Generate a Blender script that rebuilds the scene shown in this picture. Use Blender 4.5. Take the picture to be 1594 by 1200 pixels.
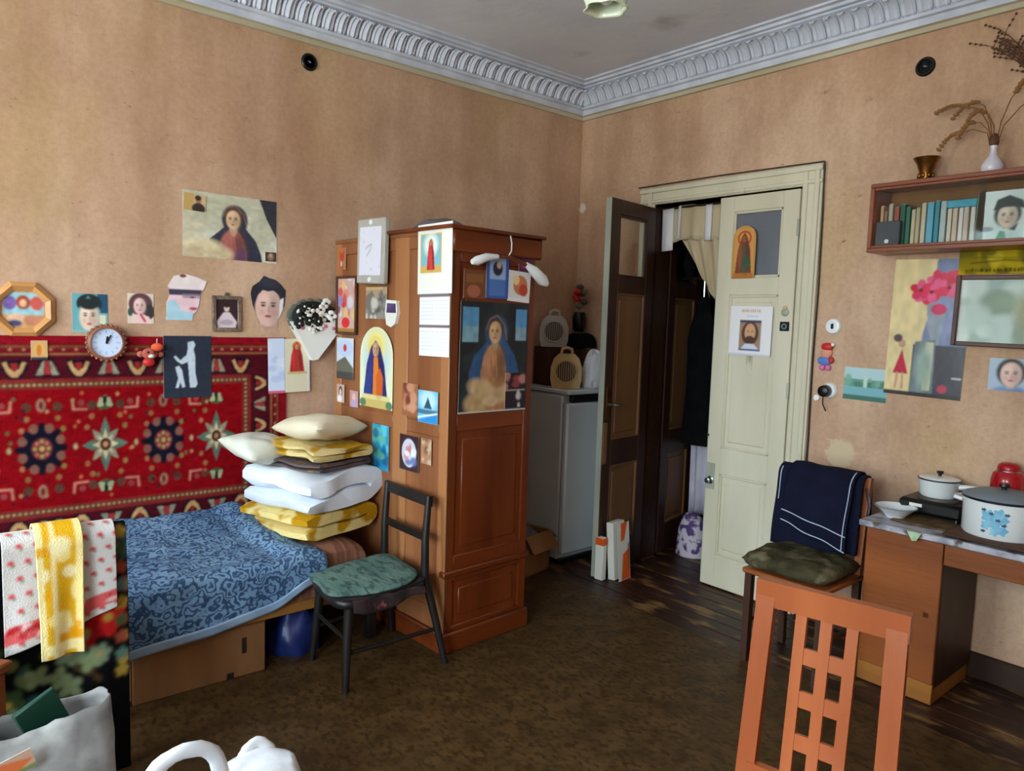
import bpy, math, random
import numpy as np
from mathutils import Vector, Matrix, noise as mnoise

PI = math.pi
scene = bpy.context.scene
COL = scene.collection
for o in list(bpy.data.objects):
    bpy.data.objects.remove(o)

# ------------------------------------------------------------------ camera
CAM = (-3.834, -3.827, 1.60)
YAW, PITCH, ROLL = math.radians(49.70), math.radians(5.107), math.radians(1.801)
fw = Vector((math.cos(YAW) * math.cos(PITCH), math.sin(YAW) * math.cos(PITCH), -math.sin(PITCH)))
rt = Vector((math.sin(YAW), -math.cos(YAW), 0))
up = rt.cross(fw)
r2 = rt * math.cos(ROLL) + up * math.sin(ROLL)
u2 = -rt * math.sin(ROLL) + up * math.cos(ROLL)
cd = bpy.data.cameras.new('camera')
cd.sensor_width = 36.0
cd.lens = 1139.9 / 1594 * 36.0
cd.clip_start = 0.02
cam = bpy.data.objects.new('camera', cd)
cam.matrix_world = Matrix(((r2.x, u2.x, -fw.x, CAM[0]), (r2.y, u2.y, -fw.y, CAM[1]), (r2.z, u2.z, -fw.z, CAM[2]), (0, 0, 0, 1)))
COL.objects.link(cam)
scene.camera = cam

# ------------------------------------------------------------------ sky, daylight, exposure
world = bpy.data.worlds.new('world')
scene.world = world
world.use_nodes = True
wn = world.node_tree
wn.nodes.clear()
wo = wn.nodes.new('ShaderNodeOutputWorld')
wb = wn.nodes.new('ShaderNodeBackground')
wg = wn.nodes.new('ShaderNodeTexCoord')
ws = wn.nodes.new('ShaderNodeSeparateXYZ')
wr = wn.nodes.new('ShaderNodeValToRGB')
wr.color_ramp.elements[0].position = 0.42
wr.color_ramp.elements[0].color = (0.62, 0.63, 0.60, 1)
wr.color_ramp.elements[1].position = 0.53
wr.color_ramp.elements[1].color = (0.80, 0.90, 1.0, 1)
wm = wn.nodes.new('ShaderNodeMath')
wm.operation = 'MULTIPLY_ADD'
wm.inputs[1].default_value = 0.5
wm.inputs[2].default_value = 0.5
wn.links.new(wg.outputs['Generated'], ws.inputs[0])
wn.links.new(ws.outputs['Z'], wm.inputs[0])
wn.links.new(wm.outputs[0], wr.inputs[0])
wn.links.new(wr.outputs[0], wb.inputs[0])
wb.inputs[1].default_value = 9.0
wn.links.new(wb.outputs[0], wo.inputs[0])

ROOM_X, ROOM_Y, CEIL = -5.70, -4.95, 3.235
WINDOWS = [(-0.55, -2.00), (-2.85, -4.35)]      # y ranges of the two windows in the wall behind the camera
WIN_Z = (0.80, 2.80)
for i, (ya, yb) in enumerate(WINDOWS):
    ld = bpy.data.lights.new('daylight_portal', 'AREA')
    ld.shape = 'RECTANGLE'
    ld.size = abs(yb - ya)
    ld.size_y = WIN_Z[1] - WIN_Z[0]
    ld.cycles.is_portal = True
    lo = bpy.data.objects.new('daylight_portal', ld)
    lo.matrix_world = Matrix.Translation((ROOM_X - 0.20, (ya + yb) / 2, sum(WIN_Z) / 2)) @ Matrix(((0, 0, -1, 0), (-1, 0, 0, 0), (0, 1, 0, 0), (0, 0, 0, 1)))
    COL.objects.link(lo)
scene.view_settings.view_transform = 'Standard'
scene.view_settings.look = 'None'
scene.view_settings.gamma = 1.0
scene.view_settings.use_curve_mapping = False
scene.view_settings.exposure = 1.78
scene.cycles.max_bounces = 10
scene.cycles.diffuse_bounces = 5
scene.cycles.sample_clamp_indirect = 6.0

# ------------------------------------------------------------------ helpers
def lin(c):
    c = np.asarray(c, dtype=float) / 255.0
    return np.where(c <= 0.04045, c / 12.92, ((c + 0.055) / 1.055) ** 2.4)

def rgba(c):
    l = lin(c)
    return (float(l[0]), float(l[1]), float(l[2]), 1.0)

MATS = {}
def mat(name, col, rough=0.6, col2=None, scale=6.0, stretch=(1, 1, 1), bump=0.0, bscale=None, metal=0.0, spec=0.4, detail=5.0,
        col3=None, scale3=20.0, thr3=(0.6, 0.68), lo=0.35, hi=0.65, stretch3=None, world=False):
    """plain or mottled procedural surface: col/col2 mixed by noise, col3 as small stains"""
    if name in MATS:
        return MATS[name]
    m = bpy.data.materials.new(name)
    m.use_nodes = True
    nt = m.node_tree
    N, L = nt.nodes, nt.links
    b = N['Principled BSDF']
    b.inputs['Roughness'].default_value = rough
    b.inputs['Metallic'].default_value = metal
    b.inputs['Specular IOR Level'].default_value = spec
    b.inputs['Base Color'].default_value = rgba(col)
    tc = N.new('ShaderNodeNewGeometry' if world else 'ShaderNodeTexCoord')
    src = tc.outputs['Position' if world else 'Object']
    mp = N.new('ShaderNodeMapping')
    mp.inputs['Scale'].default_value = stretch
    L.new(src, mp.inputs[0])
    out = None
    if col2 is not None:
        nz = N.new('ShaderNodeTexNoise')
        nz.inputs['Scale'].default_value = scale
        nz.inputs['Detail'].default_value = detail
        L.new(mp.outputs[0], nz.inputs[0])
        cr = N.new('ShaderNodeValToRGB')
        cr.color_ramp.elements[0].position = lo
        cr.color_ramp.elements[0].color = rgba(col)
        cr.color_ramp.elements[1].position = hi
        cr.color_ramp.elements[1].color = rgba(col2)
        L.new(nz.outputs[0], cr.inputs[0])
        out = cr.outputs[0]
    if col3 is not None:
        mp3 = N.new('ShaderNodeMapping')
        mp3.inputs['Scale'].default_value = stretch3 or stretch
        mp3.inputs['Location'].default_value = (3.1, 1.7, 0.4)
        L.new(src, mp3.inputs[0])
        n3 = N.new('ShaderNodeTexNoise')
        n3.inputs['Scale'].default_value = scale3
        n3.inputs['Detail'].default_value = 6
        L.new(mp3.outputs[0], n3.inputs[0])
        c3 = N.new('ShaderNodeValToRGB')
        c3.color_ramp.elements[0].position = thr3[0]
        c3.color_ramp.elements[0].color = (0, 0, 0, 1)
        c3.color_ramp.elements[1].position = thr3[1]
        c3.color_ramp.elements[1].color = (1, 1, 1, 1)
        L.new(n3.outputs[0], c3.inputs[0])
        mx = N.new('ShaderNodeMix')
        mx.data_type = 'RGBA'
        L.new(c3.outputs[0], mx.inputs['Factor'])
        if out is None:
            mx.inputs[6].default_value = rgba(col)
        else:
            L.new(out, mx.inputs[6])
        mx.inputs[7].default_value = rgba(col3)
        out = mx.outputs[2]
    if out is not None:
        L.new(out, b.inputs['Base Color'])
    if bump:
        nb = N.new('ShaderNodeTexNoise')
        nb.inputs['Scale'].default_value = bscale or scale * 3
        nb.inputs['Detail'].default_value = 5
        L.new(mp.outputs[0], nb.inputs[0])
        bp = N.new('ShaderNodeBump')
        bp.inputs['Strength'].default_value = bump
        bp.inputs['Distance'].default_value = 0.01
        L.new(nb.outputs[0], bp.inputs['Height'])
        L.new(bp.outputs[0], b.inputs['Normal'])
    MATS[name] = m
    return m

def glass_mat(name, tint=(0.93, 0.96, 0.95), gloss=0.09, rough=0.02):
    m = bpy.data.materials.new(name)
    m.use_nodes = True
    nt = m.node_tree
    nt.nodes.clear()
    o = nt.nodes.new('ShaderNodeOutputMaterial')
    t = nt.nodes.new('ShaderNodeBsdfTransparent')
    t.inputs[0].default_value = (*tint, 1)
    g = nt.nodes.new('ShaderNodeBsdfGlossy')
    g.inputs['Roughness'].default_value = rough
    g.inputs[0].default_value = (1, 1, 1, 1)
    f0 = nt.nodes.new('ShaderNodeLayerWeight')
    f0.inputs[0].default_value = 0.5
    f = nt.nodes.new('ShaderNodeMath')
    f.operation = 'POWER'
    f.inputs[1].default_value = 4.0
    nt.links.new(f0.outputs['Facing'], f.inputs[0])
    mth = nt.nodes.new('ShaderNodeMath')
    mth.operation = 'MULTIPLY_ADD'
    mth.inputs[1].default_value = 0.6
    mth.inputs[2].default_value = gloss
    x = nt.nodes.new('ShaderNodeMixShader')
    nt.links.new(f.outputs[0], mth.inputs[0])
    nt.links.new(mth.outputs[0], x.inputs[0])
    nt.links.new(t.outputs[0], x.inputs[1])
    nt.links.new(g.outputs[0], x.inputs[2])
    nt.links.new(x.outputs[0], o.inputs[0])
    MATS[name] = m
    return m

def print_mat(name, rough=0.45, spec=0.4, bump=0.0):
    m = bpy.data.materials.new(name)
    m.use_nodes = True
    N, L = m.node_tree.nodes, m.node_tree.links
    b = N['Principled BSDF']
    b.inputs['Roughness'].default_value = rough
    b.inputs['Specular IOR Level'].default_value = spec
    a = N.new('ShaderNodeAttribute')
    a.attribute_name = 'print'
    L.new(a.outputs['Color'], b.inputs['Base Color'])
    if bump:
        tc = N.new('ShaderNodeTexCoord')
        nb = N.new('ShaderNodeTexNoise')
        nb.inputs['Scale'].default_value = 220
        L.new(tc.outputs['Object'], nb.inputs[0])
        bp = N.new('ShaderNodeBump')
        bp.inputs['Strength'].default_value = bump
        bp.inputs['Distance'].default_value = 0.006
        L.new(nb.outputs[0], bp.inputs['Height'])
        L.new(bp.outputs[0], b.inputs['Normal'])
    MATS[name] = m
    return m

def link(o, parent=None):
    COL.objects.link(o)
    if parent is not None:
        o.parent = parent
    return o

def tag(o, label=None, cat=None, group=None, kind=None):
    if label: o['label'] = label
    if cat: o['category'] = cat
    if group: o['group'] = group
    if kind: o['kind'] = kind
    return o

def thing(name, label, cat, loc=(0, 0, 0), rz=0.0, group=None, rot=None):
    o = bpy.data.objects.new(name, None)
    o.empty_display_size = 0.05
    link(o)
    o.location = loc
    o.rotation_euler = rot or (0, 0, rz)
    return tag(o, label, cat, group)

class G:
    """collects shapes of ONE part"""
    def __init__(s):
        s.v, s.f = [], []
    def add(s, vs, fs):
        b = len(s.v)
        s.v += [tuple(p) for p in vs]
        s.f += [tuple(b + i for i in q) for q in fs]
        return s
    def box(s, x0, y0, z0, x1, y1, z1, bev=0.0):
        x0, x1 = min(x0, x1), max(x0, x1)
        y0, y1 = min(y0, y1), max(y0, y1)
        z0, z1 = min(z0, z1), max(z0, z1)
        b = min(bev, (x1 - x0) * .45, (y1 - y0) * .45, (z1 - z0) * .45)
        if b <= 0:
            vs = [(x, y, z) for x in (x0, x1) for y in (y0, y1) for z in (z0, z1)]
            return s.add(vs, [(0, 1, 3, 2), (4, 6, 7, 5), (0, 4, 5, 1), (2, 3, 7, 6), (0, 2, 6, 4), (1, 5, 7, 3)])
        vs, idx = [], {}
        for ix, x in enumerate((x0, x1)):
            for iy, y in enumerate((y0, y1)):
                for iz, z in enumerate((z0, z1)):
                    sx, sy, sz = (1, -1)[ix], (1, -1)[iy], (1, -1)[iz]
                    for a, p in enumerate(((x, y + sy * b, z + sz * b), (x + sx * b, y, z + sz * b), (x + sx * b, y + sy * b, z))):
                        idx[ix, iy, iz, a] = len(vs)
                        vs.append(p)
        I = lambda *k: idx[k]
        fs = []
        for k in (0, 1):
            fs.append([I(k, 0, 0, 0), I(k, 1, 0, 0), I(k, 1, 1, 0), I(k, 0, 1, 0)])
            fs.append([I(0, k, 0, 1), I(1, k, 0, 1), I(1, k, 1, 1), I(0, k, 1, 1)])
            fs.append([I(0, 0, k, 2), I(1, 0, k, 2), I(1, 1, k, 2), I(0, 1, k, 2)])
            for j in (0, 1):
                fs.append([I(k, j, 0, 0), I(k, j, 1, 0), I(k, j, 1, 1), I(k, j, 0, 1)])
                fs.append([I(k, 0, j, 0), I(k, 1, j, 0), I(k, 1, j, 2), I(k, 0, j, 2)])
                fs.append([I(0, k, j, 1), I(1, k, j, 1), I(1, k, j, 2), I(0, k, j, 2)])
                for i in (0, 1):
                    fs.append([I(k, j, i, 0), I(k, j, i, 1), I(k, j, i, 2)])
        return s.add(vs, fs)
    def tube(s, pts, r, n=10, cap=True):
        pts = [Vector(p) for p in pts]
        rs = r if isinstance(r, (list, tuple)) else [r] * len(pts)
        vs, fs = [], []
        ref = None
        for i, p in enumerate(pts):
            d = (pts[min(i + 1, len(pts) - 1)] - pts[max(i - 1, 0)]).normalized()
            if ref is None:
                ref = Vector((0, 0, 1)) if abs(d.z) < 0.9 else Vector((1, 0, 0))
            a = (ref - d * ref.dot(d)).normalized()
            ref = a
            b = d.cross(a)
            for k in range(n):
                t = 2 * PI * k / n
                vs.append(p + (a * math.cos(t) + b * math.sin(t)) * rs[i])
        for i in range(len(pts) - 1):
            for k in range(n):
                fs.append((i * n + k, i * n + (k + 1) % n, (i + 1) * n + (k + 1) % n, (i + 1) * n + k))
        if cap:
            fs.append(tuple(reversed(range(n))))
            fs.append(tuple(range((len(pts) - 1) * n, len(pts) * n)))
        return s.add(vs, fs)
    def bar(s, p0, p1, w, t, side=(0, 1, 0)):
        """rectangular bar from p0 to p1, w along side, t across"""
        p0, p1 = Vector(p0), Vector(p1)
        d = (p1 - p0).normalized()
        a = Vector(side)
        a = (a - d * a.dot(d)).normalized()
        b = d.cross(a)
        vs = [p + a * (i * w / 2) + b * (j * t / 2) for p in (p0, p1) for i, j in ((-1, -1), (1, -1), (1, 1), (-1, 1))]
        return s.add(vs, [(3, 2, 1, 0), (4, 5, 6, 7), (0, 1, 5, 4), (1, 2, 6, 5), (2, 3, 7, 6), (3, 0, 4, 7)])
    def lathe(s, prof, n=28, c=(0, 0, 0), axis='z', closed=False):
        vs, fs = [], []
        for r, h in prof:
            for k in range(n):
                t = 2 * PI * k / n
                if axis == 'z':
                    vs.append((c[0] + r * math.cos(t), c[1] + r * math.sin(t), c[2] + h))
                else:                       # axis -y: h goes toward the viewer of a wall piece
                    vs.append((c[0] + r * math.cos(t), c[1] - h, c[2] + r * math.sin(t)))
        m = len(prof)
        for i in range(m - 1 if not closed else m):
            j = (i + 1) % m
            for k in range(n):
                fs.append((i * n + k, i * n + (k + 1) % n, j * n + (k + 1) % n, j * n + k))
        if not closed:
            if prof[0][0] > 1e-5: fs.append(tuple(reversed(range(n))))
            if prof[-1][0] > 1e-5: fs.append(tuple(range((m - 1) * n, m * n)))
        return s.add(vs, fs)
    def prism(s, poly, y0, y1):
        """polygon in x-z, pulled along y"""
        n = len(poly)
        vs = [(x, y0, z) for x, z in poly] + [(x, y1, z) for x, z in poly]
        return s.add(vs, [tuple(range(n)), tuple(reversed(range(n, 2 * n)))] + [(i, (i + 1) % n, n + (i + 1) % n, n + i) for i in range(n)])
    def grid(s, fn, nu, nv):
        vs = [fn(i / nu, j / nv) for j in range(nv + 1) for i in range(nu + 1)]
        w = nu + 1
        return s.add(vs, [(j * w + i, j * w + i + 1, (j + 1) * w + i + 1, (j + 1) * w + i) for j in range(nv) for i in range(nu)])
    def ell(s, c, r, n=14, m=9):
        vs, fs = [], []
        for j in range(m + 1):
            p = PI * j / m
            for i in range(n):
                t = 2 * PI * i / n
                vs.append((c[0] + r[0] * math.sin(p) * math.cos(t), c[1] + r[1] * math.sin(p) * math.sin(t), c[2] + r[2] * math.cos(p)))
        for j in range(m):
            for i in range(n):
                fs.append((j * n + i, j * n + (i + 1) % n, (j + 1) * n + (i + 1) % n, (j + 1) * n + i))
        return s.add(vs, fs)
    def warp(s, fn):
        s.v = [tuple(fn(Vector(p))) for p in s.v]
        return s
    def build(s, name, m, parent=None, smooth=40, loc=(0, 0, 0), rot=(0, 0, 0), label=None, fix=True, solid=0.0):
        me = bpy.data.meshes.new(name)
        me.from_pydata(s.v, [], s.f)
        if fix:
            import bmesh
            bm = bmesh.new()
            bm.from_mesh(me)
            bmesh.ops.remove_doubles(bm, verts=bm.verts, dist=1e-5)
            bmesh.ops.recalc_face_normals(bm, faces=bm.faces)
            bm.to_mesh(me)
            bm.free()
        if smooth:
            me.shade_smooth()
            me.set_sharp_from_angle(angle=math.radians(smooth))
        me.materials.append(MATS[m] if isinstance(m, str) else m)
        o = link(bpy.data.objects.new(name, me), parent)
        o.location = loc
        o.rotation_euler = rot
        if label: o['label'] = label
        if solid:
            md = o.modifiers.new('thickness', 'SOLIDIFY')
            md.thickness = solid
            md.offset = 0
        return o

def nz(x, y=0.0, z=0.0, s=1.0):
    return mnoise.noise(Vector((x * s, y * s, z * s)))

class Cv:
    """flat print: colours painted on a fine grid of points (u right, v down, both 0..1)"""
    def __init__(s, w, h, bg, res=0.0022):
        s.w, s.h = w, h
        s.nx, s.ny = max(6, int(round(w / res))), max(6, int(round(h / res)))
        u = np.linspace(0, 1, s.nx + 1)
        v = np.linspace(0, 1, s.ny + 1)
        s.U, s.V = np.meshgrid(u, v)
        s.c = np.ones((s.ny + 1, s.nx + 1, 3)) * lin(bg)
        s.m = np.ones((s.ny + 1, s.nx + 1), bool)
        s.e = 1.0 / s.nx
    def _mix(s, a, col):
        a = np.clip(a, 0, 1)[..., None]
        s.c = s.c * (1 - a) + lin(col) * a
        return s
    def rect(s, x0, y0, x1, y1, col, op=1.0):
        return s._mix(((s.U >= x0) & (s.U <= x1) & (s.V >= y0) & (s.V <= y1)) * op, col)
    def ell(s, cx, cy, rx, ry, col, op=1.0, soft=None, ang=0.0):
        asp = s.h / s.w
        du, dv = s.U - cx, (s.V - cy) * asp
        if ang:
            c, n = math.cos(ang), math.sin(ang)
            du, dv = du * c + dv * n, -du * n + dv * c
        d = np.sqrt((du / rx) ** 2 + (dv / (ry * asp)) ** 2)
        sf = soft if soft is not None else min(0.5, s.e / min(rx, ry * asp) * 1.2)
        return s._mix((1 - d) / sf + 0.5 if sf > 0 else d < 1, col) if op == 1 else s._mix(np.clip((1 - d) / sf + 0.5, 0, 1) * op, col)
    def inside(s, pts):
        r = np.zeros_like(s.m)
        n = len(pts)
        for i in range(n):
            x0, y0 = pts[i]
            x1, y1 = pts[(i + 1) % n]
            if y0 == y1: continue
            c = ((y0 > s.V) != (y1 > s.V)) & (s.U < (x1 - x0) * (s.V - y0) / (y1 - y0) + x0)
            r ^= c
        return r
    def poly(s, pts, col, op=1.0):
        return s._mix(s.inside(pts) * op, col)
    def line(s, pts, w, col, op=1.0):
        asp = s.h / s.w
        for (x0, y0), (x1, y1) in zip(pts[:-1], pts[1:]):
            ax, ay, bx, by = x0, y0 * asp, x1, y1 * asp
            L2 = (bx - ax) ** 2 + (by - ay) ** 2 + 1e-12
            t = np.clip(((s.U - ax) * (bx - ax) + (s.V * asp - ay) * (by - ay)) / L2, 0, 1)
            d = np.hypot(s.U - ax - t * (bx - ax), s.V * asp - ay - t * (by - ay))
            s._mix(np.clip((w / 2 - d) / s.e + 0.5, 0, 1) * op, col)
        return s
    def grain(s, amt, cells=12, seed=1):
        r = np.random.RandomState(seed)
        k = r.rand(cells + 2, cells + 2)
        x, y = s.U * cells, s.V * cells
        i, j = x.astype(int), y.astype(int)
        fx, fy = x - i, y - j
        fx, fy = fx * fx * (3 - 2 * fx), fy * fy * (3 - 2 * fy)
        n = k[j, i] * (1 - fx) * (1 - fy) + k[j, i + 1] * fx * (1 - fy) + k[j + 1, i] * (1 - fx) * fy + k[j + 1, i + 1] * fx * fy
        s.c = np.clip(s.c * (1 + amt * (n[..., None] * 2 - 1)), 0, 1)
        return s
    def blobs(s, n, cols, rr, seed=1, box=(0, 0, 1, 1)):
        r = random.Random(seed)
        for _ in range(n):
            q = r.uniform(*rr)
            s.ell(r.uniform(box[0], box[2]), r.uniform(box[1], box[3]), q * r.uniform(.6, 1.3), q * r.uniform(.6, 1.3) * s.w / s.h, r.choice(cols), op=0.85, soft=0.5)
        return s
    def cut(s, mask):
        s.m &= mask
        return s
    def soften(s, n):
        for _ in range(n):
            p = np.pad(s.c, ((1, 1), (1, 1), (0, 0)), 'edge')
            s.c = (p[:-2, 1:-1] + p[2:, 1:-1] + p[1:-1, :-2] + p[1:-1, 2:] + 2 * s.c) / 6
        return s
    def build(s, name, parent=None, m='print', loc=(0, 0, 0), rot=(0, 0, 0), t=0.0015, curl=None, back=(225, 220, 208), label=None, shape=None, soft=3, solid=None):
        """front towards -y, centred on the object's origin; the sheet's back lies on y = 0"""
        nx, ny = s.nx, s.ny
        s.soften(soft)
        X = (s.U - 0.5) * s.w
        Z = (0.5 - s.V) * s.h
        Y = np.full_like(X, -t)
        if curl is not None:
            Y = Y - curl(s.U, s.V)
        if shape is not None:
            curl = 1
            X, Y, Z = shape(s.U, s.V)
        P = np.stack([X, Y, Z], -1).reshape(-1, 3)
        cols = s.c.reshape(-1, 3)
        idx = np.arange((nx + 1) * (ny + 1)).reshape(ny + 1, nx + 1)
        q = np.stack([idx[1:, :-1], idx[1:, 1:], idx[:-1, 1:], idx[:-1, :-1]], -1)
        full = s.m.all()
        if not full:
            keep = s.m[1:, :-1] & s.m[1:, 1:] & s.m[:-1, 1:] & s.m[:-1, :-1]
            q = q[keep]
            used = np.unique(q)
            remap = -np.ones(len(P), int)
            remap[used] = np.arange(len(used))
            q = remap[q]
            P, cols = P[used], cols[used]
        F = [tuple(int(i) for i in r) for r in q.reshape(-1, 4)]
        V = [tuple(p) for p in P]
        if full and curl is None:
            b = len(V)
            x, z = s.w / 2, s.h / 2
            V += [(-x, 0, -z), (x, 0, -z), (x, 0, z), (-x, 0, z), (-x, -t, -z), (x, -t, -z), (x, -t, z), (-x, -t, z)]
            F += [(b, b + 3, b + 2, b + 1), (b, b + 1, b + 5, b + 4), (b + 1, b + 2, b + 6, b + 5), (b + 2, b + 3, b + 7, b + 6), (b + 3, b, b + 4, b + 7)]
            cols = np.vstack([cols, np.ones((8, 3)) * lin(back)])
        me = bpy.data.meshes.new(name)
        me.from_pydata(V, [], F)
        at = me.attributes.new('print', 'FLOAT_COLOR', 'POINT')
        at.data.foreach_set('color', np.hstack([cols, np.ones((len(cols), 1))]).astype(np.float32).ravel())
        if curl is not None:
            me.shade_smooth()
        me.materials.append(MATS[m])
        o = link(bpy.data.objects.new(name, me), parent)
        o.location = loc
        o.rotation_euler = rot
        if not full or curl is not None:
            md = o.modifiers.new('thickness', 'SOLIDIFY')
            md.thickness = solid or max(t * 0.6, 0.0006)
            md.offset = 0
        if label: o['label'] = label
        return o

# the four upright faces that pictures hang on
WA = math.radians(3.0)
WK = Vector((-1.88, -1.07, 0))
WU = Vector((math.cos(WA), math.sin(WA), 0))
WV = Vector((-math.sin(WA), math.cos(WA), 0))
def spot(face, a, z, off=0.0):
    if face == 'A': return Vector((a, -off, z)), 0.0
    if face == 'B': return Vector((-off, a, z)), -PI / 2
    if face == 'L':
        p = WK + WV * a - WU * off
        return Vector((p.x, p.y, z)), WA - PI / 2
    p = WK + WU * a - WV * off
    return Vector((p.x, p.y, z)), WA

def hang(cv, name, label, cat, face, a, z, tilt=0.0, off=0.0005, t=0.0015, group=None, curl=None, m='print'):
    p, rz = spot(face, a, z, off)
    o = cv.build(name, None, m, p, (0, math.radians(tilt), rz), t, curl)
    return tag(o, label, cat, group)

def hang_thing(name, label, cat, face, a, z, tilt=0.0, off=0.0, group=None):
    p, rz = spot(face, a, z, off)
    return thing(name, label, cat, p, group=group, rot=(0, math.radians(tilt), rz))

def frame4(g, w, h, bw, d, bev=0.003):
    """picture frame round a w x h opening, front to -y"""
    x, z = w / 2, h / 2
    for s in (-1, 1):
        g.box(s * x, -d, -z - bw, s * (x + bw), 0, z + bw, bev)
        g.box(-x, -d * .98, s * z, x, 0, s * (z + bw), bev)
    return g

print_mat('print', 0.45)
print_mat('print_matt', 0.8, 0.15)
print_mat('print_gloss', 0.18, 0.5)
print_mat('rug_pile', 0.95, 0.05, 0.6)
print_mat('towel_print', 0.95, 0.05, 0.5)
# ------------------------------------------------------------------ materials
def wall_material():
    m = bpy.data.materials.new('aged_wallpaper')
    m.use_nodes = True
    N, L = m.node_tree.nodes, m.node_tree.links
    b = N['Principled BSDF']
    b.inputs['Roughness'].default_value = 0.75
    b.inputs['Specular IOR Level'].default_value = 0.25
    geo = N.new('ShaderNodeNewGeometry')
    def noise(scale, st=(1, 1, 1), detail=5, off=(0, 0, 0), rough=0.55):
        mp = N.new('ShaderNodeMapping')
        mp.inputs['Scale'].default_value = st
        mp.inputs['Location'].default_value = off
        L.new(geo.outputs['Position'], mp.inputs[0])
        n = N.new('ShaderNodeTexNoise')
        n.inputs['Scale'].default_value = scale
        n.inputs['Detail'].default_value = detail
        n.inputs['Roughness'].default_value = rough
        L.new(mp.outputs[0], n.inputs[0])
        return n.outputs[0]
    def ramp(src, p0, c0, p1, c1):
        r = N.new('ShaderNodeValToRGB')
        r.color_ramp.elements[0].position = p0
        r.color_ramp.elements[0].color = c0
        r.color_ramp.elements[1].position = p1
        r.color_ramp.elements[1].color = c1
        L.new(src, r.inputs[0])
        return r.outputs[0]
    def mix(f, a, c, mode='MIX'):
        x = N.new('ShaderNodeMix')
        x.data_type = 'RGBA'
        x.blend_type = mode
        if isinstance(f, float): x.inputs['Factor'].default_value = f
        else: L.new(f, x.inputs['Factor'])
        L.new(a, x.inputs[6])
        if isinstance(c, tuple): x.inputs[7].default_value = c
        else: L.new(c, x.inputs[7])
        return x.outputs[2]
    BW = ((0, 0, 0, 1), (1, 1, 1, 1))
    base = ramp(noise(1.1, (1, 1, .6)), .36, rgba((192, 152, 124)), .66, rgba((222, 188, 162)))
    streak = ramp(noise(5, (1, 1, .10), 6, (5, 2, 1)), .40, (.90, .87, .85, 1), .60, (1, 1, 1, 1))
    base = mix(1.0, base, streak, 'MULTIPLY')
    yell = ramp(noise(1.7, (1, 1, .45), 5, (9, 3, 2)), .52, *[BW[0]], .78, BW[1])
    base = mix(yell, base, rgba((196, 164, 118)))
    fine = ramp(noise(38, (1, 1, 1.0), 4, (1, 8, 2), .7), .35, (.86, .85, .83, 1), .62, (1, 1, 1, 1))
    base = mix(0.9, base, fine, 'MULTIPLY')
    spots = ramp(noise(8, (1, 1, 2.2), 8, (2, 4, 7), .78), .61, *[BW[0]], .70, BW[1])
    base = mix(spots, base, rgba((126, 92, 60)))
    cloud = ramp(noise(2.6, (1, 1, .7), 8, (7, 1, 3), .62), .36, (.80, .77, .74, 1), .58, (1, 1, 1, 1))
    base = mix(0.8, base, cloud, 'MULTIPLY')
    # bare plaster patches where the paper has come off beside the desk
    def patch(base, c, rad, colr):
        d = N.new('ShaderNodeVectorMath')
        d.operation = 'DISTANCE'
        L.new(geo.outputs['Position'], d.inputs[0])
        d.inputs[1].default_value = c
        q = N.new('ShaderNodeMath')
        q.operation = 'MULTIPLY_ADD'
        L.new(noise(22, (1, 1, 1), 6, (4, 4, 1), .7), q.inputs[0])
        q.inputs[1].default_value = rad * 1.5
        L.new(d.outputs['Value'], q.inputs[2])
        return mix(ramp(q.outputs[0], rad * 1.55, BW[1], rad * 1.75, BW[0]), base, colr)
    base = patch(base, (0, -2.02, .95), .085, rgba((204, 182, 150)))
    base = patch(base, (0, -2.13, .80), .055, rgba((198, 174, 142)))
    base = patch(base, (0, -.03, 2.42), .035, rgba((214, 204, 192)))
    L.new(base, b.inputs['Base Color'])
    bp = N.new('ShaderNodeBump')
    bp.inputs['Strength'].default_value = 0.25
    bp.inputs['Distance'].default_value = 0.006
    L.new(noise(16, (1, 1, .8), 8, (0, 0, 0), .65), bp.inputs['Height'])
    L.new(bp.outputs[0], b.inputs['Normal'])
    MATS['wall'] = m
wall_material()

def wood_mat(name, c1, c2, axis='z', scale=9.0, rough=0.4, spec=0.45, fine=14):
    st = {'x': (.09, 1, 1), 'y': (1, .09, 1), 'z': (1, 1, .09)}[axis]
    return mat(name, c1, rough, c2, scale, st, 0.10, scale * fine, spec=spec, detail=7, lo=.32, hi=.68)

mat('ceiling_paint', (208, 212, 226), 0.85, (222, 225, 236), 1.6, bump=0.25, bscale=14, col3=(176, 176, 182), scale3=2.6, thr3=(.60, .74))
mat('plaster', (210, 216, 232), 0.8, (190, 197, 214), 9, bump=0.3, bscale=40)
mat('plaster_edge', (176, 166, 140), 0.8, (198, 190, 172), 6, (.3, .3, 1), bump=0.2)
mat('lino', (63, 45, 22), 0.5, (86, 63, 35), 9, bump=0.06, bscale=60, detail=8, col3=(54, 36, 16), scale3=48, thr3=(.46, .66), spec=0.22, lo=.34, hi=.66, stretch3=(1, .6, 1))
mat('floor_paint', (62, 34, 22), 0.42, (36, 20, 13), 5, (1.6, .25, 1), 0.15, 40, col3=(124, 92, 52), scale3=5.0, thr3=(.54, .66), stretch3=(2.6, .8, 1), spec=0.3, world=True)
mat('subfloor', (34, 22, 14), 0.9)
mat('skirting', (74, 46, 28), 0.5, (52, 32, 20), 6, (1, .2, 1))
mat('door_white', (214, 206, 184), 0.42, (200, 192, 168), 4, (1, 1, .25), 0.12, 20, col3=(140, 126, 92), scale3=7, thr3=(.68, .74), spec=.45)
mat('door_white_edge', (176, 180, 164), 0.5, (150, 152, 138), 8, (1, 1, .2), 0.1, 30)
wood_mat('door_brown', (66, 38, 24), (46, 26, 17), 'z', 7, .42)
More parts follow.
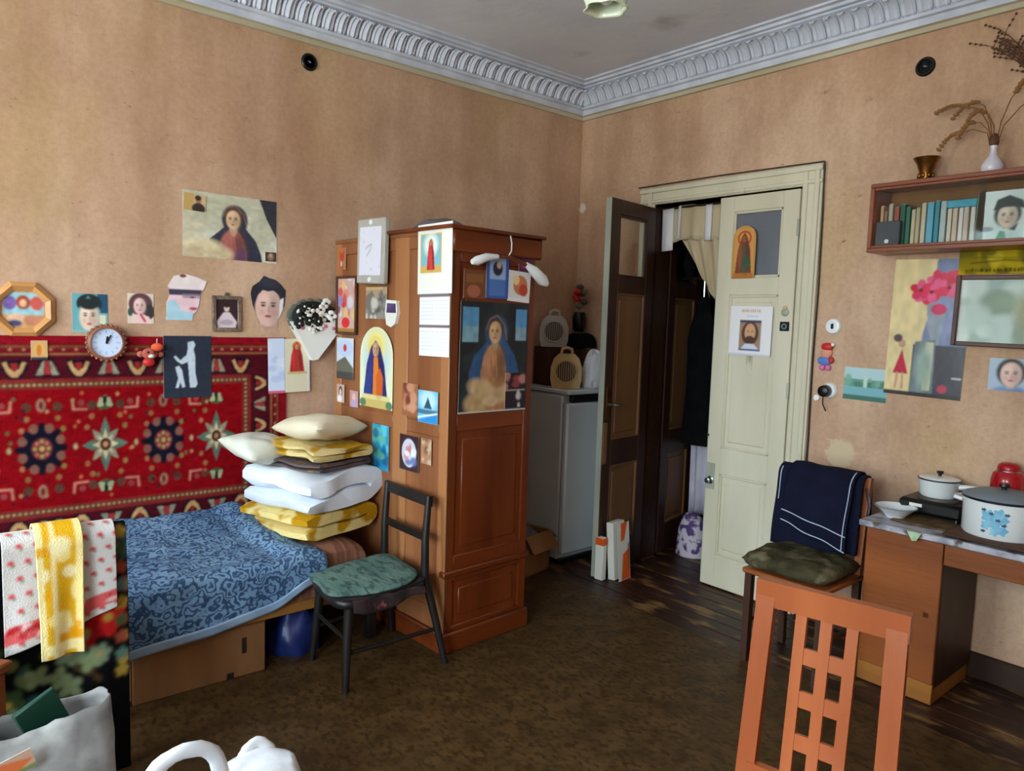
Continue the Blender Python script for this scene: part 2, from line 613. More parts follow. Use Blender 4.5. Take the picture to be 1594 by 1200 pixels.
wood_mat('door_panel_brown', (128, 90, 56), (104, 70, 42), 'z', 5, .45)
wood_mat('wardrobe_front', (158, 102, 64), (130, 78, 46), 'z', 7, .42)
wood_mat('wardrobe_side', (128, 58, 22), (94, 38, 13), 'z', 6, .33)  # side woods redder and darker: partly varnish, partly the side's shade in the colour
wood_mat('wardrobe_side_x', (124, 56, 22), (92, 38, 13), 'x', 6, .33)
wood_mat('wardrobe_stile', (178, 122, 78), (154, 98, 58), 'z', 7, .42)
wood_mat('desk_wood', (150, 82, 34), (116, 58, 22), 'y', 5, .38)
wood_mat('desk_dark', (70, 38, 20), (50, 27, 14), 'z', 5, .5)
wood_mat('desk_plinth', (170, 110, 44), (140, 86, 34), 'y', 5, .45)
wood_mat('chair_orange', (176, 96, 54), (150, 76, 40), 'z', 6, .3, .5)
wood_mat('bed_wood', (176, 124, 62), (146, 98, 46), 'x', 6, .45)
wood_mat('shelf_wood', (150, 84, 58), (116, 58, 36), 'y', 6, .32)
wood_mat('frame_wood', (206, 150, 92), (180, 122, 66), 'x', 9, .4)
wood_mat('frame_dark', (92, 52, 36), (66, 36, 25), 'x', 9, .4)
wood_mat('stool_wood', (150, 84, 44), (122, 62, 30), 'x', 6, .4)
mat('black_paint', (20, 18, 18), 0.4, (32, 28, 26), 8, bump=.05)
mat('black_plastic', (14, 14, 15), 0.35)
mat('enamel', (232, 236, 238), 0.14, (224, 228, 230), 3, spec=.6)
mat('enamel_dark', (22, 26, 38), 0.25, spec=.6)
mat('fridge_white', (206, 216, 222), 0.3, (196, 206, 214), 2, spec=.5)
mat('fridge_seal', (120, 132, 142), 0.5)
mat('cardboard', (150, 106, 66), 0.85, (132, 90, 54), 5, (1, 1, .3), .08, 30)
mat('cardboard_dark', (40, 26, 16), 0.9)
mat('beige_plastic', (212, 184, 128), 0.4, (198, 168, 112), 6)
mat('grey_plastic', (186, 184, 178), 0.45, (170, 168, 164), 6)
mat('grille', (84, 74, 66), 0.55)
mat('white_plastic', (236, 238, 240), 0.3, spec=.5)
mat('steel', (176, 176, 176), 0.28, metal=1.0)
mat('brass', (150, 102, 46), 0.3, (96, 58, 26), 9, metal=.85)
mat('red_enamel', (178, 22, 34), 0.16, (150, 14, 26), 3, spec=.6)
mat('navy_cloth', (13, 15, 34), 0.9, (19, 21, 44), 9, bump=.3, bscale=120, spec=.15)
mat('piping', (176, 188, 206), 0.8)
mat('black_cloth', (12, 12, 14), 0.95, (20, 19, 22), 9, bump=.3, bscale=60, spec=.1)
mat('cushion_moss', (82, 76, 54), 0.95, (50, 46, 32), 11, bump=.5, bscale=70, col3=(112, 104, 78), scale3=9, thr3=(.56, .68), spec=.1)
mat('pad_teal', (84, 112, 106), 0.95, (104, 130, 120), 10, (1, .4, 1), .5, 60, col3=(66, 88, 84), scale3=30, thr3=(.5, .6), spec=.1)
mat('pad_under', (48, 30, 32), 0.95, (24, 16, 18), 14, col3=(132, 52, 48), scale3=18, thr3=(.58, .66))
mat('duvet_white', (232, 238, 246), 0.9, (220, 228, 240), 4, bump=.25, bscale=14, spec=.15)
mat('pillow_cream', (232, 222, 198), 0.9, (216, 204, 178), 5, bump=.2, bscale=16, spec=.15)
mat('pillow_pale', (222, 224, 214), 0.9, (208, 206, 188), 4, bump=.2, bscale=16, spec=.15)
mat('blanket_yellow', (228, 206, 138), 0.95, (186, 138, 20), 6.5, bump=.45, bscale=110, spec=.1, lo=.47, hi=.55, detail=2)
mat('blanket_gold', (218, 196, 136), 0.95, (184, 140, 36), 5.0, bump=.4, bscale=110, spec=.1, lo=.50, hi=.55, detail=2)
mat('blanket_grey', (106, 92, 92), 0.95, (86, 72, 74), 8, bump=.5, bscale=90, col3=(132, 100, 74), scale3=16, thr3=(.58, .66), spec=.1)
mat('mattress_stripe', (134, 92, 72), 0.95, (112, 72, 58), 40, (1, .06, .06), .2, 60, spec=.1, lo=.45, hi=.55, detail=1)
mat('blue_bag', (32, 52, 120), 0.35, (20, 34, 84), 6, bump=.3, bscale=20)
mat('white_bag', (240, 243, 248), 0.35, (226, 232, 242), 5, bump=.2, bscale=20, spec=.4)
mat('tote', (138, 137, 136), 0.6, (120, 119, 118), 4, bump=.35, bscale=16, col3=(196, 196, 194), scale3=3, thr3=(.55, .7), spec=.2)
mat('green_cover', (18, 62, 48), 0.5)
mat('curtain', (214, 196, 166), 0.9, (176, 156, 124), 5, (1, 1, .2), .15, 40, spec=.1)
mat('curtain_white', (226, 222, 226), 0.9)
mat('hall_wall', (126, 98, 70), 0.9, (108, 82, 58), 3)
mat('white_cloth', (214, 210, 220), 0.9, (196, 190, 206), 7, bump=.2, bscale=30, spec=.1)
mat('dried_stem', (150, 106, 62), 0.85, (120, 80, 44), 20)
mat('dried_dark', (104, 70, 52), 0.9, (80, 52, 38), 20)
mat('marble_film', (192, 192, 202), 0.3, (120, 118, 132), 16, (1, .6, 1), 0.03, 40, col3=(92, 80, 76), scale3=22, thr3=(.56, .64), lo=.40, hi=.62, detail=7)
mat('tan_cloth', (112, 92, 64), 0.95, (84, 66, 44), 22, bump=.5, bscale=120, spec=.1)
mat('trivet', (96, 62, 40), 0.7, (74, 46, 28), 12, (1, .1, 1))
mat('paper', (226, 224, 216), 0.8)
mat('orange_print', (226, 92, 24), 0.5)
mat('mirror', (232, 240, 240), 0.02, metal=1.0)
mat('lamp_glass', (236, 244, 228), 0.12, (220, 232, 206), 8, spec=.6)
mat('dark_hole', (10, 10, 12), 0.5)
mat('cable', (38, 32, 28), 0.5)
mat('grey_fabric', (118, 108, 116), 0.95, (92, 84, 94), 8, bump=.4, bscale=50)
mat('skin_toy', (220, 150, 120), 0.6)
mat('red_toy', (196, 40, 40), 0.5)
mat('blue_toy', (90, 120, 190), 0.5)
mat('pink_toy', (214, 110, 160), 0.5)
mat('toy_plush', (200, 120, 100), 0.95, (160, 70, 60), 14, bump=.5, bscale=90)
mat('toy_orange', (226, 92, 54), 0.9)
mat('flower_white', (232, 232, 226), 0.85)
mat('flower_dark', (26, 28, 26), 0.8)
mat('flower_leaf', (96, 104, 92), 0.85)
glass_mat('window_glass', gloss=0.04)
glass_mat('shelf_glass', (0.96, 0.98, 0.98), 0.014, 0.06)
glass_mat('door_glass', (0.95, 0.96, 0.95), 0.03, 0.06)
glass_mat('picture_glass', (0.97, 0.98, 0.98), 0.035, 0.05)
mat('dusty_pane', (112, 116, 124), 0.35, (98, 102, 112), 3, (1, 1, .3))

# ------------------------------------------------------------------ the room
T = 0.16
def struct(o):
    o['kind'] = 'structure'
    return o
g = G().box(ROOM_X, ROOM_Y, -0.10, 2.0, 0, -0.024)
floor = struct(g.build('floor', 'subfloor', smooth=0))
# painted boards along the door wall and through the doorway
bw = 0.118
rnd = random.Random(4)
x = -0.80
pieces = {}
while x < 1.75:
    yb, ye = (ROOM_Y, 0.0) if x < -0.01 else (-2.2, 0.0)
    g = G().box(0, yb, -0.024, bw - 0.004, ye, -0.002 + 0.0, 0.003)
    o = g.build('floor_board', 'floor_paint', floor, 0, loc=(x, 0, rnd.uniform(-0.0015, 0.0015)))
    x += bw
g = G().box(ROOM_X, ROOM_Y, -0.024, -0.683, 0, 0.0015)
tag(g.build('linoleum_sheet', 'lino', smooth=0), 'mottled brown linoleum sheet covering the floor up to the bare boards', 'linoleum')

struct(G().box(ROOM_X, 0, -0.1, 0, 0.16, 3.5).build('wall_left', 'wall', smooth=0))
# door wall, with its opening
OY0, OY1, OZ = -0.70, -1.72, 2.37
g = G().box(0, OY0, -0.1, T, 0.16, 3.5).box(0, ROOM_Y, -0.1, T, OY1, 3.5).box(0, OY1, OZ, T, OY0, 3.5)
struct(g.build('wall_right', 'wall', smooth=0))
struct(G().box(ROOM_X - .2, ROOM_Y - .16, -0.1, T, ROOM_Y, 3.5).build('wall_back', 'wall', smooth=0))
g = G()
ys = [ROOM_Y, WINDOWS[1][1], WINDOWS[1][0], WINDOWS[0][1], WINDOWS[0][0], 0.16]
for i in range(5):
    if i % 2 == 0:
        g.box(ROOM_X - .2, ys[i], -0.1, ROOM_X, ys[i + 1], 3.5)
    else:
        g.box(ROOM_X - .2, ys[i], -0.1, ROOM_X, ys[i + 1], WIN_Z[0]).box(ROOM_X - .2, ys[i], WIN_Z[1], ROOM_X, ys[i + 1], 3.5)
struct(g.build('wall_front', 'wall', smooth=0))
struct(G().box(ROOM_X, ROOM_Y, CEIL, 0, 0, CEIL + .12).build('ceiling', 'ceiling_paint', smooth=0))
for i, (ya, yb) in enumerate(WINDOWS):
    w = struct(bpy.data.objects.new('window_%d' % (i + 1), None))
    link(w)
    w.location = (ROOM_X - 0.12, (ya + yb) / 2, WIN_Z[0])
    hw, hh = abs(yb - ya) / 2, WIN_Z[1] - WIN_Z[0]
    g = G()
    for yy in (-hw, hw - .07): g.box(-.04, yy, 0, .04, yy + .07, hh, .006)
    g.box(-.04, -hw, 0, .04, hw, .07, .006).box(-.04, -hw, hh - .07, .04, hw, hh, .006)
    ml = -hw * .42
    g.box(-.035, ml - .035, 0, .035, ml + .035, hh, .006).box(-.035, -hw, hh * .80, .035, hw, hh * .80 + .06, .006)
    g.build('window_frame', 'door_white', w)
    for ya_, yb_ in ((-hw + .07, ml - .035), (ml + .035, hw - .07)):
        for z0, z1 in ((.07, hh * .80), (hh * .80 + .06, hh - .07)):
            G().box(-.003, ya_, z0, .003, yb_, z1).build('pane', 'window_glass', w, 0)
    G().box(-.02, -hw - .05, -.04, .30, hw + .05, 0, .008).build('window_sill', 'door_white', w)

# cornice: profile (out from the wall, height), then a row of acanthus leaves over the cove
PROF = [(0, 3.030), (.018, 3.030), (.022, 3.052), (.040, 3.056), (.046, 3.086), (.066, 3.090), (.070, 3.104), (.052, 3.106),
        (.056, 3.126), (.076, 3.160), (.108, 3.186), (.150, 3.198), (.152, 3.206), (.176, 3.208), (.180, 3.222), (.205, 3.224), (.205, CEIL), (0, CEIL)]
EDGE = PROF[:4] + [(0, 3.056)]
def cornice(name, fn, L, leaves):
    g = G()
    n = len(PROF)
    vs = [fn(t, o, z) for t in (0, 1) for o, z in PROF]
    g.add(vs, [(i, (i + 1) % n, n + (i + 1) % n, n + i) for i in range(n)] + [tuple(range(n)), tuple(range(n, 2 * n))])
    c = struct(g.build(name, 'plaster', smooth=35))
    n = len(EDGE)
    g = G()
    g.add([fn(t, o + .0015 if o else 0, z - .001) for t in (0, 1) for o, z in EDGE], [(i, (i + 1) % n, n + (i + 1) % n, n + i) for i in range(n)])
    g.build('lower_fillet', 'plaster_edge', c, 35)
    return c
# each end is mitred: t=0 at the near end, t=1 at the room corner
cA = cornice('trim_1', lambda t, o, z: (ROOM_X if t == 0 else -o, -o, z), 0, True)
cB = cornice('trim_2', lambda t, o, z: (-o, ROOM_Y if t == 0 else -o, z), 0, True)
cornice('trim_3', lambda t, o, z: (ROOM_X + o, ROOM_Y if t == 0 else 0, z), 0, False)
cornice('trim_4', lambda t, o, z: (ROOM_X if t == 0 else 0, ROOM_Y + o, z), 0, False)
def leaf_mesh():
    W = 0.088
    path = [(.054, 3.107), (.066, 3.118), (.074, 3.134), (.088, 3.158), (.112, 3.180), (.140, 3.188), (.158, 3.182), (.158, 3.172)]
    wid = [.80, .96, 1.0, .96, .90, .80, .60, .30]
    us = [-1, -.72, -.45, -.2, 0, .2, .45, .72, 1]
    rel = [0, .010, .004, .012, .020, .012, .004, .010, 0]
    vs, fs = [], []
    for k, ((o, z), wd) in enumerate(zip(path, wid)):
        nx, nzv = -.55, .0
        for j, uu in enumerate(us):
            h = rel[j] * (0.35 if k == 0 else 1.0) * (1 if k < 6 else .6)
            vs.append((uu * wd * W / 2, -(o + h * .72), z - h * .62))
    n = len(us)
    for k in range(len(path) - 1):
        for j in range(n - 1):
            fs.append((k * n + j, k * n + j + 1, (k + 1) * n + j + 1, (k + 1) * n + j))
    return G().add(vs, fs)
leaf0 = leaf_mesh().build('acanthus_leaf', 'plaster', cA, 30)
first = True
for par, rz, sgn in ((cA, 0, 0), (cB, -PI / 2, 1)):
    k = 0
    p = -0.10
    while p > -4.0:
        if first:
            o = leaf0
            first = False
        else:
            o = leaf0.copy()
            COL.objects.link(o)
            o.parent = par
        o.location = (p, 0, 0) if sgn == 0 else (0, p, 0)
        o.rotation_euler = (0, 0, rz)
        o.scale = (.80, 1, 1)
        p -= 0.0735
# baseboards
struct(G().box(-1.3, -.022, 0, 0, 0, .11, .006).build('baseboard_left', 'skirting'))
g = G().box(-.022, ROOM_Y, 0, 0, -1.84, .12, .006)
struct(g.build('baseboard_right', 'skirting'))

# hall behind the door
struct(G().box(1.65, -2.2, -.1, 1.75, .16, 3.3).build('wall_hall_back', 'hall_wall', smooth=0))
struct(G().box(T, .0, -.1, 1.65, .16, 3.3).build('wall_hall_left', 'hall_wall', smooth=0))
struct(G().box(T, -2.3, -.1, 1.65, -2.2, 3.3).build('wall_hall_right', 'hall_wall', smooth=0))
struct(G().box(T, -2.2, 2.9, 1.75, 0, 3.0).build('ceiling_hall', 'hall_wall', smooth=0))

# door casing
cas = struct(bpy.data.objects.new('trim_5', None))
link(cas)
cas.location = (0, -1.21, 0)
def casing_strip(y0, z0, y1, z1, vertical):
    g = G()
    a0, a1 = (y0, y1)
    if vertical:
        g.box(-.020, y0, z0, 0, y1, z1, .004)
        m = (y0 + y1) / 2
        g.box(-.032, min(y0, y1) + .012, z0, -.018, min(y0, y1) + .040, z1, .004)
        g.box(-.028, max(y0, y1) - .036, z0, -.018, max(y0, y1) - .008, z1, .004)
    else:
        g.box(-.021, y0, z0, 0, y1, z1, .004)
        g.box(-.034, y0, z1 - .038, -.018, y1, z1 - .008, .004)
        g.box(-.029, y0, z0 + .008, -.018, y1, z0 + .03, .004)
    return g
for yy0, yy1, zz0, zz1, v in ((.51, .625, 0, 2.485, 1), (-.625, -.51, 0, 2.485, 1), (-.625, .625, 2.375, 2.487, 0)):
    casing_strip(yy0, zz0, yy1, zz1, v).build('casing_board', 'door_white', cas)
g = G().box(0, .51, 0, T, .53, 2.375).box(0, -.53, 0, T, -.51, 2.375).box(0, -.53, 2.37, T, .53, 2.39)
g.build('jamb', 'door_brown', cas, 0)

def door_leaf(name, w, h, m_front, m_back, m_pfront, m_pback, m_edge, loc, rz, glass, flip=1):
    """leaf along local +x from the hinge, room face at local -y*flip"""
    d = struct(bpy.data.objects.new(name, None))
    link(d)
    d.location = loc
    d.rotation_euler = (0, 0, rz)
    th = .044
    hz = [0, .20, .70, .86, 1.78, 1.88, h - .09, h] if glass else [0, .20, .70, .86, h - .11, h]
    st = .095
    def two(fn, nm, mf, mb, lab=None):
        fn(-th / 2, 0).build(nm, mf, d, 35)
        fn(0, th / 2).build(nm, mb, d, 35)
    for xa, xb in ((0, st), (w - st, w)):
        two(lambda y0, y1: G().box(xa, y0, 0, xb, y1, h, .003), 'stile', m_front, m_back)
    rails = [(0, .20), (.70, .86), (1.78, 1.88), (h - .09, h)]
    for za, zb in rails:
        two(lambda y0, y1: G().box(st, y0, za, w - st, y1, zb, .003), 'rail', m_front, m_back)
    for za, zb in ((.20, .70), (.86, 1.78)):
        def pan(y0, y1):
            s = -1 if y0 < 0 else 1
            g = G().box(st, 0, za, w - st, s * .010, zb)
            x0, x1 = st + .035, w - st - .035
            g.box(x0, 0, za + .04, x1, s * .016, zb - .04, .006)
            for q in (0, 1):
                g.box(st + q * (w - 2 * st - .014), 0, za, st + .014 + q * (w - 2 * st - .014), s * .021, zb, .004)
                zz = za if q == 0 else zb - .014
                g.box(st, 0, zz, w - st, s * .021, zz + .014, .004)
            return g
        two(pan, 'panel', m_pfront, m_pback)
    G().box(st, -.003, 1.88, w - st, .003, h - .09).build('glass_pane', glass, d, 0)
    for s in (-1, 1):
        g = G()
        x0, x1, z0, z1 = st, w - st, 1.88, h - .09
        for q in (0, 1):
            g.box(x0 + q * (x1 - x0 - .014), s * .004, z0, x0 + .014 + q * (x1 - x0 - .014), s * .019, z1, .003)
            zz = z0 if q == 0 else z1 - .014
            g.box(x0, s * .004, zz, x1, s * .019, zz + .014, .003)
        g.build('glazing_bead', m_front if s < 0 else m_back, d)
    G().box(w, -th / 2 + .002, .002, w + .004, th / 2 - .002, h - .002, .001).build('edge_strip', m_edge, d)
    return d
# right leaf, shut: hinge at the right jamb, local +x must run to +y, room face (-x world) = local +y*?  rz=90deg: x->+y, y->-x
d1 = door_leaf('door_1', .503, 2.355, 'door_white', 'door_white', 'door_white', 'door_white', 'door_white_edge', (-.004, -1.716, .008), PI / 2, 'dusty_pane')
g = G().lathe([(0, 0), (.024, 0), (.024, .006), (.010, .010), (.010, .022), (.017, .030), (.017, .04), (0, .046)], 14, axis='y').build('door_knob', 'steel', d1, loc=(.468, .022, .655), rot=(0, 0, PI))
G().box(.44, .022, .60, .50, .026, .76, .002).build('lock_plate', 'door_white_edge', d1)
G().tube([(.497, .03, .93), (.497, .045, .93)], .008, 8).build('latch_pin', 'black_plastic', d1)
for zz in (.3, 1.2, 2.1):
    G().tube([(-.002, .026, zz), (-.002, .026, zz + .09)], .008, 8).build('hinge', 'door_white_edge', d1)
# left leaf, swung into the room
dirx = math.atan2(-.075, -.507)
d2 = door_leaf('door_2', .512, 2.345, 'door_white', 'door_brown', 'door_white', 'door_panel_brown', 'door_white_edge', (-.008, -.690, .008), dirx, 'door_glass')
G().box(.445, .022, 1.00, .49, .027, 1.20, .003).build('lock_plate', 'brass', d2)
G().tube([(.467, .027, 1.09), (.467, .062, 1.09), (.425, .066, 1.085), (.40, .066, 1.085)], [.009, .009, .010, .012], 10).build('door_handle', 'steel', d2)
G().box(.47, .022, .72, .515, .03, .98, .003).build('patch_plate', 'door_panel_brown', d2)
# outer leaf, swung into the hall
d3 = door_leaf('door_3', .50, 2.345, 'door_brown', 'door_brown', 'door_panel_brown', 'door_brown', 'door_brown', (T + .03, -.672, .008), math.radians(11), 'door_glass')
# ------------------------------------------------------------------ wardrobe
WD, WW, WH = .54, 1.035, 2.02      # depth along WU, width along WV, height
wr_ = thing('wardrobe', 'tall panelled red-brown wardrobe covered with pinned pictures', 'wardrobe', WK, WA)
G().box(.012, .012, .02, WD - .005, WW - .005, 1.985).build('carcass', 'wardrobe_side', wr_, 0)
# wide face (local x = 0, facing the bed): stiles, rails, recessed panels
for a, b in ((0, .065), (.33, .45), (.965, WW)):
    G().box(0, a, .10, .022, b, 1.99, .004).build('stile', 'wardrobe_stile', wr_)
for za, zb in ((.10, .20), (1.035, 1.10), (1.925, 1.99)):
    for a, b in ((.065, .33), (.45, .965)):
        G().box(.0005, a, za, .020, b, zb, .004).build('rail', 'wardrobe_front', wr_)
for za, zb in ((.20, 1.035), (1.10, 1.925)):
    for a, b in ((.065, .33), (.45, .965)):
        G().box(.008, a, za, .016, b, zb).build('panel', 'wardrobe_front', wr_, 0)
# narrow face (local y = 0, facing the room)
for a, b in ((0.001, .055), (WD - .05, WD)):
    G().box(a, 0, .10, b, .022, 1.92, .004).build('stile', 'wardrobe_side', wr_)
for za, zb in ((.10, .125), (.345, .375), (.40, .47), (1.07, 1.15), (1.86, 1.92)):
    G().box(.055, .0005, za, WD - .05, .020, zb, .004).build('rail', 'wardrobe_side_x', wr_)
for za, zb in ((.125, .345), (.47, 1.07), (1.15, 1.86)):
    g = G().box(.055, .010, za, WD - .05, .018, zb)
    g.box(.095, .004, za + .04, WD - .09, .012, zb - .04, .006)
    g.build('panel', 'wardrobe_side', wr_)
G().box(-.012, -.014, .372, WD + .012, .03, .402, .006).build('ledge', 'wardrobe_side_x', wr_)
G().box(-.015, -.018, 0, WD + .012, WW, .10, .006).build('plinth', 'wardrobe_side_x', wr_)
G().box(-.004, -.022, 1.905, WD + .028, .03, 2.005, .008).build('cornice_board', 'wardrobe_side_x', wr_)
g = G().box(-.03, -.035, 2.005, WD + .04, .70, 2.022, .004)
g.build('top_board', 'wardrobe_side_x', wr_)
g = G().box(-.004, .03, 1.985, WD, WW, 2.008, .004)
g.build('roof_board', 'wardrobe_front', wr_)

def topitem(name, label, cat, la, lb, z, gfun, m):
    p = WK + WU * la + WV * lb
    o = gfun.build(name, m, loc=(p.x, p.y, z), rot=(0, 0, WA))
    return tag(o, label, cat)
g = G()
def cl(u, v):
    x, y = (u - .5) * .30, (v - .5) * .34
    h = .075 * max(0, 1 - (abs(u - .5) * 2) ** 2.2) * max(0, 1 - (abs(v - .5) * 2) ** 2) + .012 * nz(u * 4, v * 4, 3)
    return (x, y, max(h, 0.0))
g.grid(cl, 16, 16)
g.add([(-.15, -.17, 0), (.15, -.17, 0), (.15, .17, 0), (-.15, .17, 0)], [(3, 2, 1, 0)])
topitem('folded_cloth', 'crumpled grey cloth lying on top of the wardrobe', 'cloth', .19, .33, 2.0225, g, 'grey_fabric')

# hanger with white padded ends on a string from a nail
h0 = WK + WU * .335 - WV * .024
hg = thing('clothes_hanger', 'padded white clothes hanger hung by a string on the wardrobe side', 'hanger', (h0.x, h0.y, 1.87), WA)
G().tube([(-.02, -.012, .03), (.0, -.014, .06), (.008, -.006, .10), (.006, .004, .142)], .0035, 6).build('hook', 'paper', hg)
G().tube([(-.22, -.014, -.012), (-.10, -.016, .026), (-.01, -.016, .030), (.10, -.016, .0), (.235, -.014, -.07)], .009, 8).build('bar', 'wardrobe_side', hg)
for pts, rr in (([(-.245, -.014, -.010), (-.22, -.016, -.004), (-.16, -.016, .018), (-.09, -.016, .026)], [.012, .022, .020, .012]),
                ([(.10, -.016, .004), (.15, -.018, -.022), (.215, -.018, -.066), (.25, -.016, -.085)], [.012, .025, .030, .014])):
    G().tube(pts, rr, 12).build('padding', 'white_plastic', hg)

# ------------------------------------------------------------------ pictures: painters
SK, HR = (226, 186, 160), (44, 30, 28)
def shade(col, k): return tuple(max(0, min(255, int(q * k))) for q in col)
def portrait(c, cx=.5, cy=.45, s=.30, skin=SK, hair=HR, cloth=(230, 225, 225), shoulders=True):
    a = c.w / c.h
    if shoulders:
        c.ell(cx, cy + s * a * 2.15, s * 1.7, s * a * 1.05, cloth, soft=.25)
        c.ell(cx + s * .7, cy + s * a * 2.2, s * .8, s * a * .8, shade(cloth, .72), op=.6, soft=.9)
    c.ell(cx, cy - .12 * s * a, s * 1.16, s * 1.28 * a, hair, soft=.2)
    c.ell(cx - .4 * s, cy - .75 * s * a, s * .45, s * .28 * a, shade(hair, 1.9), op=.5, soft=.9)
    c.rect(cx - s * .33, cy + s * a * .6, cx + s * .33, cy + s * a * 1.35, shade(skin, .86))
    face(c, cx, cy + .08 * s * a, s * .84, s * 1.10 * a, skin, hair)
    return c
def face(c, cx, cy, rx, ry, skin, brow=(60, 42, 36), turn=0.0):
    c.ell(cx, cy, rx, ry, skin, soft=.18)
    c.ell(cx + rx * .55, cy + ry * .1, rx * .5, ry * .85, shade(skin, .74), op=.55, soft=.9)
    c.ell(cx - rx * .35, cy - ry * .35, rx * .45, ry * .40, shade(skin, 1.10), op=.6, soft=.9)
    for q in (-1, 1):
        x = cx + (q * .40 + turn) * rx
        c.ell(x, cy - ry * .10, rx * .24, ry * .12, shade(skin, .70), op=.6, soft=.8)
        c.ell(x, cy - ry * .08, rx * .15, ry * .055, (46, 34, 32), soft=.4)
        c.ell(x, cy - ry * .24, rx * .24, ry * .045, brow, op=.8, soft=.5)
        c.ell(cx + q * .48 * rx, cy + ry * .28, rx * .22, ry * .16, (214, 130, 116), op=.35, soft=.9)
    c.ell(cx + (turn + .06) * rx, cy + ry * .16, rx * .10, ry * .20, shade(skin, .78), op=.7, soft=.8)
    c.ell(cx + turn * rx, cy + ry * .50, rx * .27, ry * .075, (172, 76, 76), soft=.5)
    return c
def sitter(c, cx, cy, s, skin, hair, dress, mantle, lining=None):
    """soft head-and-shoulders likeness of nobody in particular, mantle over the hair"""
    a = c.w / c.h
    P = lambda q: [(cx + x * s, min(1.05, cy + y * s * a) if y < 50 else 1.05) for x, y in q]
    c.poly(P([(-.95, .9), (-1.6, 1.5), (-2.5, 2.3), (-3.1, 3.8), (-3.2, 99), (3.3, 99), (3.1, 3.6), (2.5, 2.2), (1.8, 1.4), (1.15, .7)]), mantle)
    c.ell(cx + .15 * s, cy + .1 * s * a, s * 1.42, s * 1.62 * a, mantle, soft=.15)
    c.poly(P([(-.5, 1.2), (-1.3, 2.2), (-1.7, 3.6), (-1.6, 99), (1.5, 99), (1.5, 3.4), (1.1, 2.1), (.5, 1.2)]), dress)
    c.ell(cx + .7 * s, cy + 3.2 * s * a, s * .8, s * 1.6 * a, shade(dress, .62), op=.7, soft=.9)
    c.ell(cx - .6 * s, cy + 2.6 * s * a, s * .6, s * 1.0 * a, shade(dress, 1.2), op=.6, soft=.9)
    c.ell(cx, cy - .15 * s * a, s * 1.02, s * 1.12 * a, hair, soft=.3)
    c.ell(cx - .02 * s, cy + 1.1 * s * a, s * .42, s * .75 * a, shade(skin, .84), soft=.3)
    face(c, cx - .04 * s, cy + .10 * s * a, s * .76, s * 1.02 * a, skin, hair, -.05)
    for k in range(7):
        x = cx + s * (-1.7 + k * .6)
        c.line([(x, cy + (1.9 + abs(k - 3) * .25) * s * a), (x + .25 * s, cy + 4.2 * s * a)], .10 * s, shade(mantle if k in (0, 1, 5, 6) else dress, 1.35 if k % 2 else .65), .45)
    if lining: c.line([(cx - 1.1 * s, cy - .2 * s * a), (cx - .75 * s, cy - 1.1 * s * a), (cx + .2 * s, cy - 1.45 * s * a), (cx + 1.1 * s, cy - .6 * s * a), (cx + 1.5 * s, cy + .8 * s * a)], .12 * s, lining, .8)
    return c
def robed(c, cx, top, bot, robe, inner, halo=(222, 176, 66), skin=(190, 132, 90), wd=.30):
    hh = bot - top
    a = c.w / c.h
    c.ell(cx, top + hh * .16, wd * .62, wd * .62 * a, halo)
    c.poly([(cx - wd * .40, top + hh * .14), (cx, top + .01 * hh), (cx + wd * .40, top + hh * .14), (cx + wd * .75, top + hh * .45), (cx + wd, bot), (cx - wd, bot), (cx - wd * .75, top + hh * .45)], robe)
    c.ell(cx + wd * .3, top + hh * .65, wd * .4, hh * .34, shade(robe, .6), op=.6, soft=.9)
    c.ell(cx - wd * .45, top + hh * .6, wd * .2, hh * .3, shade(robe, 1.5), op=.5, soft=.9)
    face(c, cx, top + hh * .18, wd * .25, wd * .34 * a, skin)
    c.poly([(cx - wd * .15, top + hh * .32), (cx + wd * .2, top + hh * .32), (cx + wd * .42, bot), (cx - wd * .2, bot)], inner)
    return c

# ------------------------------------------------------------------ on the wall above the bed
# large poster (plain portrait in the poster's colours)
c = Cv(.474, .322, (200, 196, 174), .0022)
c.blobs(14, [(214, 212, 194), (190, 188, 164), (206, 196, 170)], (.12, .25), 12)
c.poly([(.80, 0), (1, 0), (1, .60), (.95, .48), (.88, .30)], (52, 52, 62))
sitter(c, .52, .36, .098, (220, 184, 148), (86, 60, 48), (164, 96, 88), (50, 54, 72), (150, 110, 100))
c.ell(.20, .86, .22, .16, (220, 204, 168), soft=.5).ell(.12, .92, .10, .10, (186, 160, 128), op=.6, soft=.8).ell(.40, .92, .12, .10, (206, 186, 150), soft=.7).ell(.60, .95, .06, .14, (96, 66, 104), op=.8, soft=.6)
c.grain(.14, 22, 3)
hang(c, 'wall_poster', 'large wide poster of a dark-mantled woman, highest picture above the bed', 'poster', 'A', -2.495, 2.022, .6)
c = Cv(.105, .082, (196, 160, 96))
c.rect(.45, 0, 1, 1, (206, 176, 140)).ell(.66, .38, .13, .18, (176, 120, 86)).ell(.68, .85, .30, .34, (58, 46, 42)).ell(.64, .22, .15, .16, (64, 44, 36))
hang(c, 'photo_card', 'small photo card tucked into the upper left corner of the large poster', 'photo', 'A', -2.675, 2.128, 3, .0035)
c = Cv(.058, .048, (70, 50, 44))
c.ell(.5, .5, .3, .4, (150, 110, 96)).ell(.5, .35, .14, .2, (200, 160, 140))
hang(c, 'photo_card', 'tiny dark photo on the lower right corner of the large poster', 'photo', 'A', -2.292, 1.892, 0, .0035)

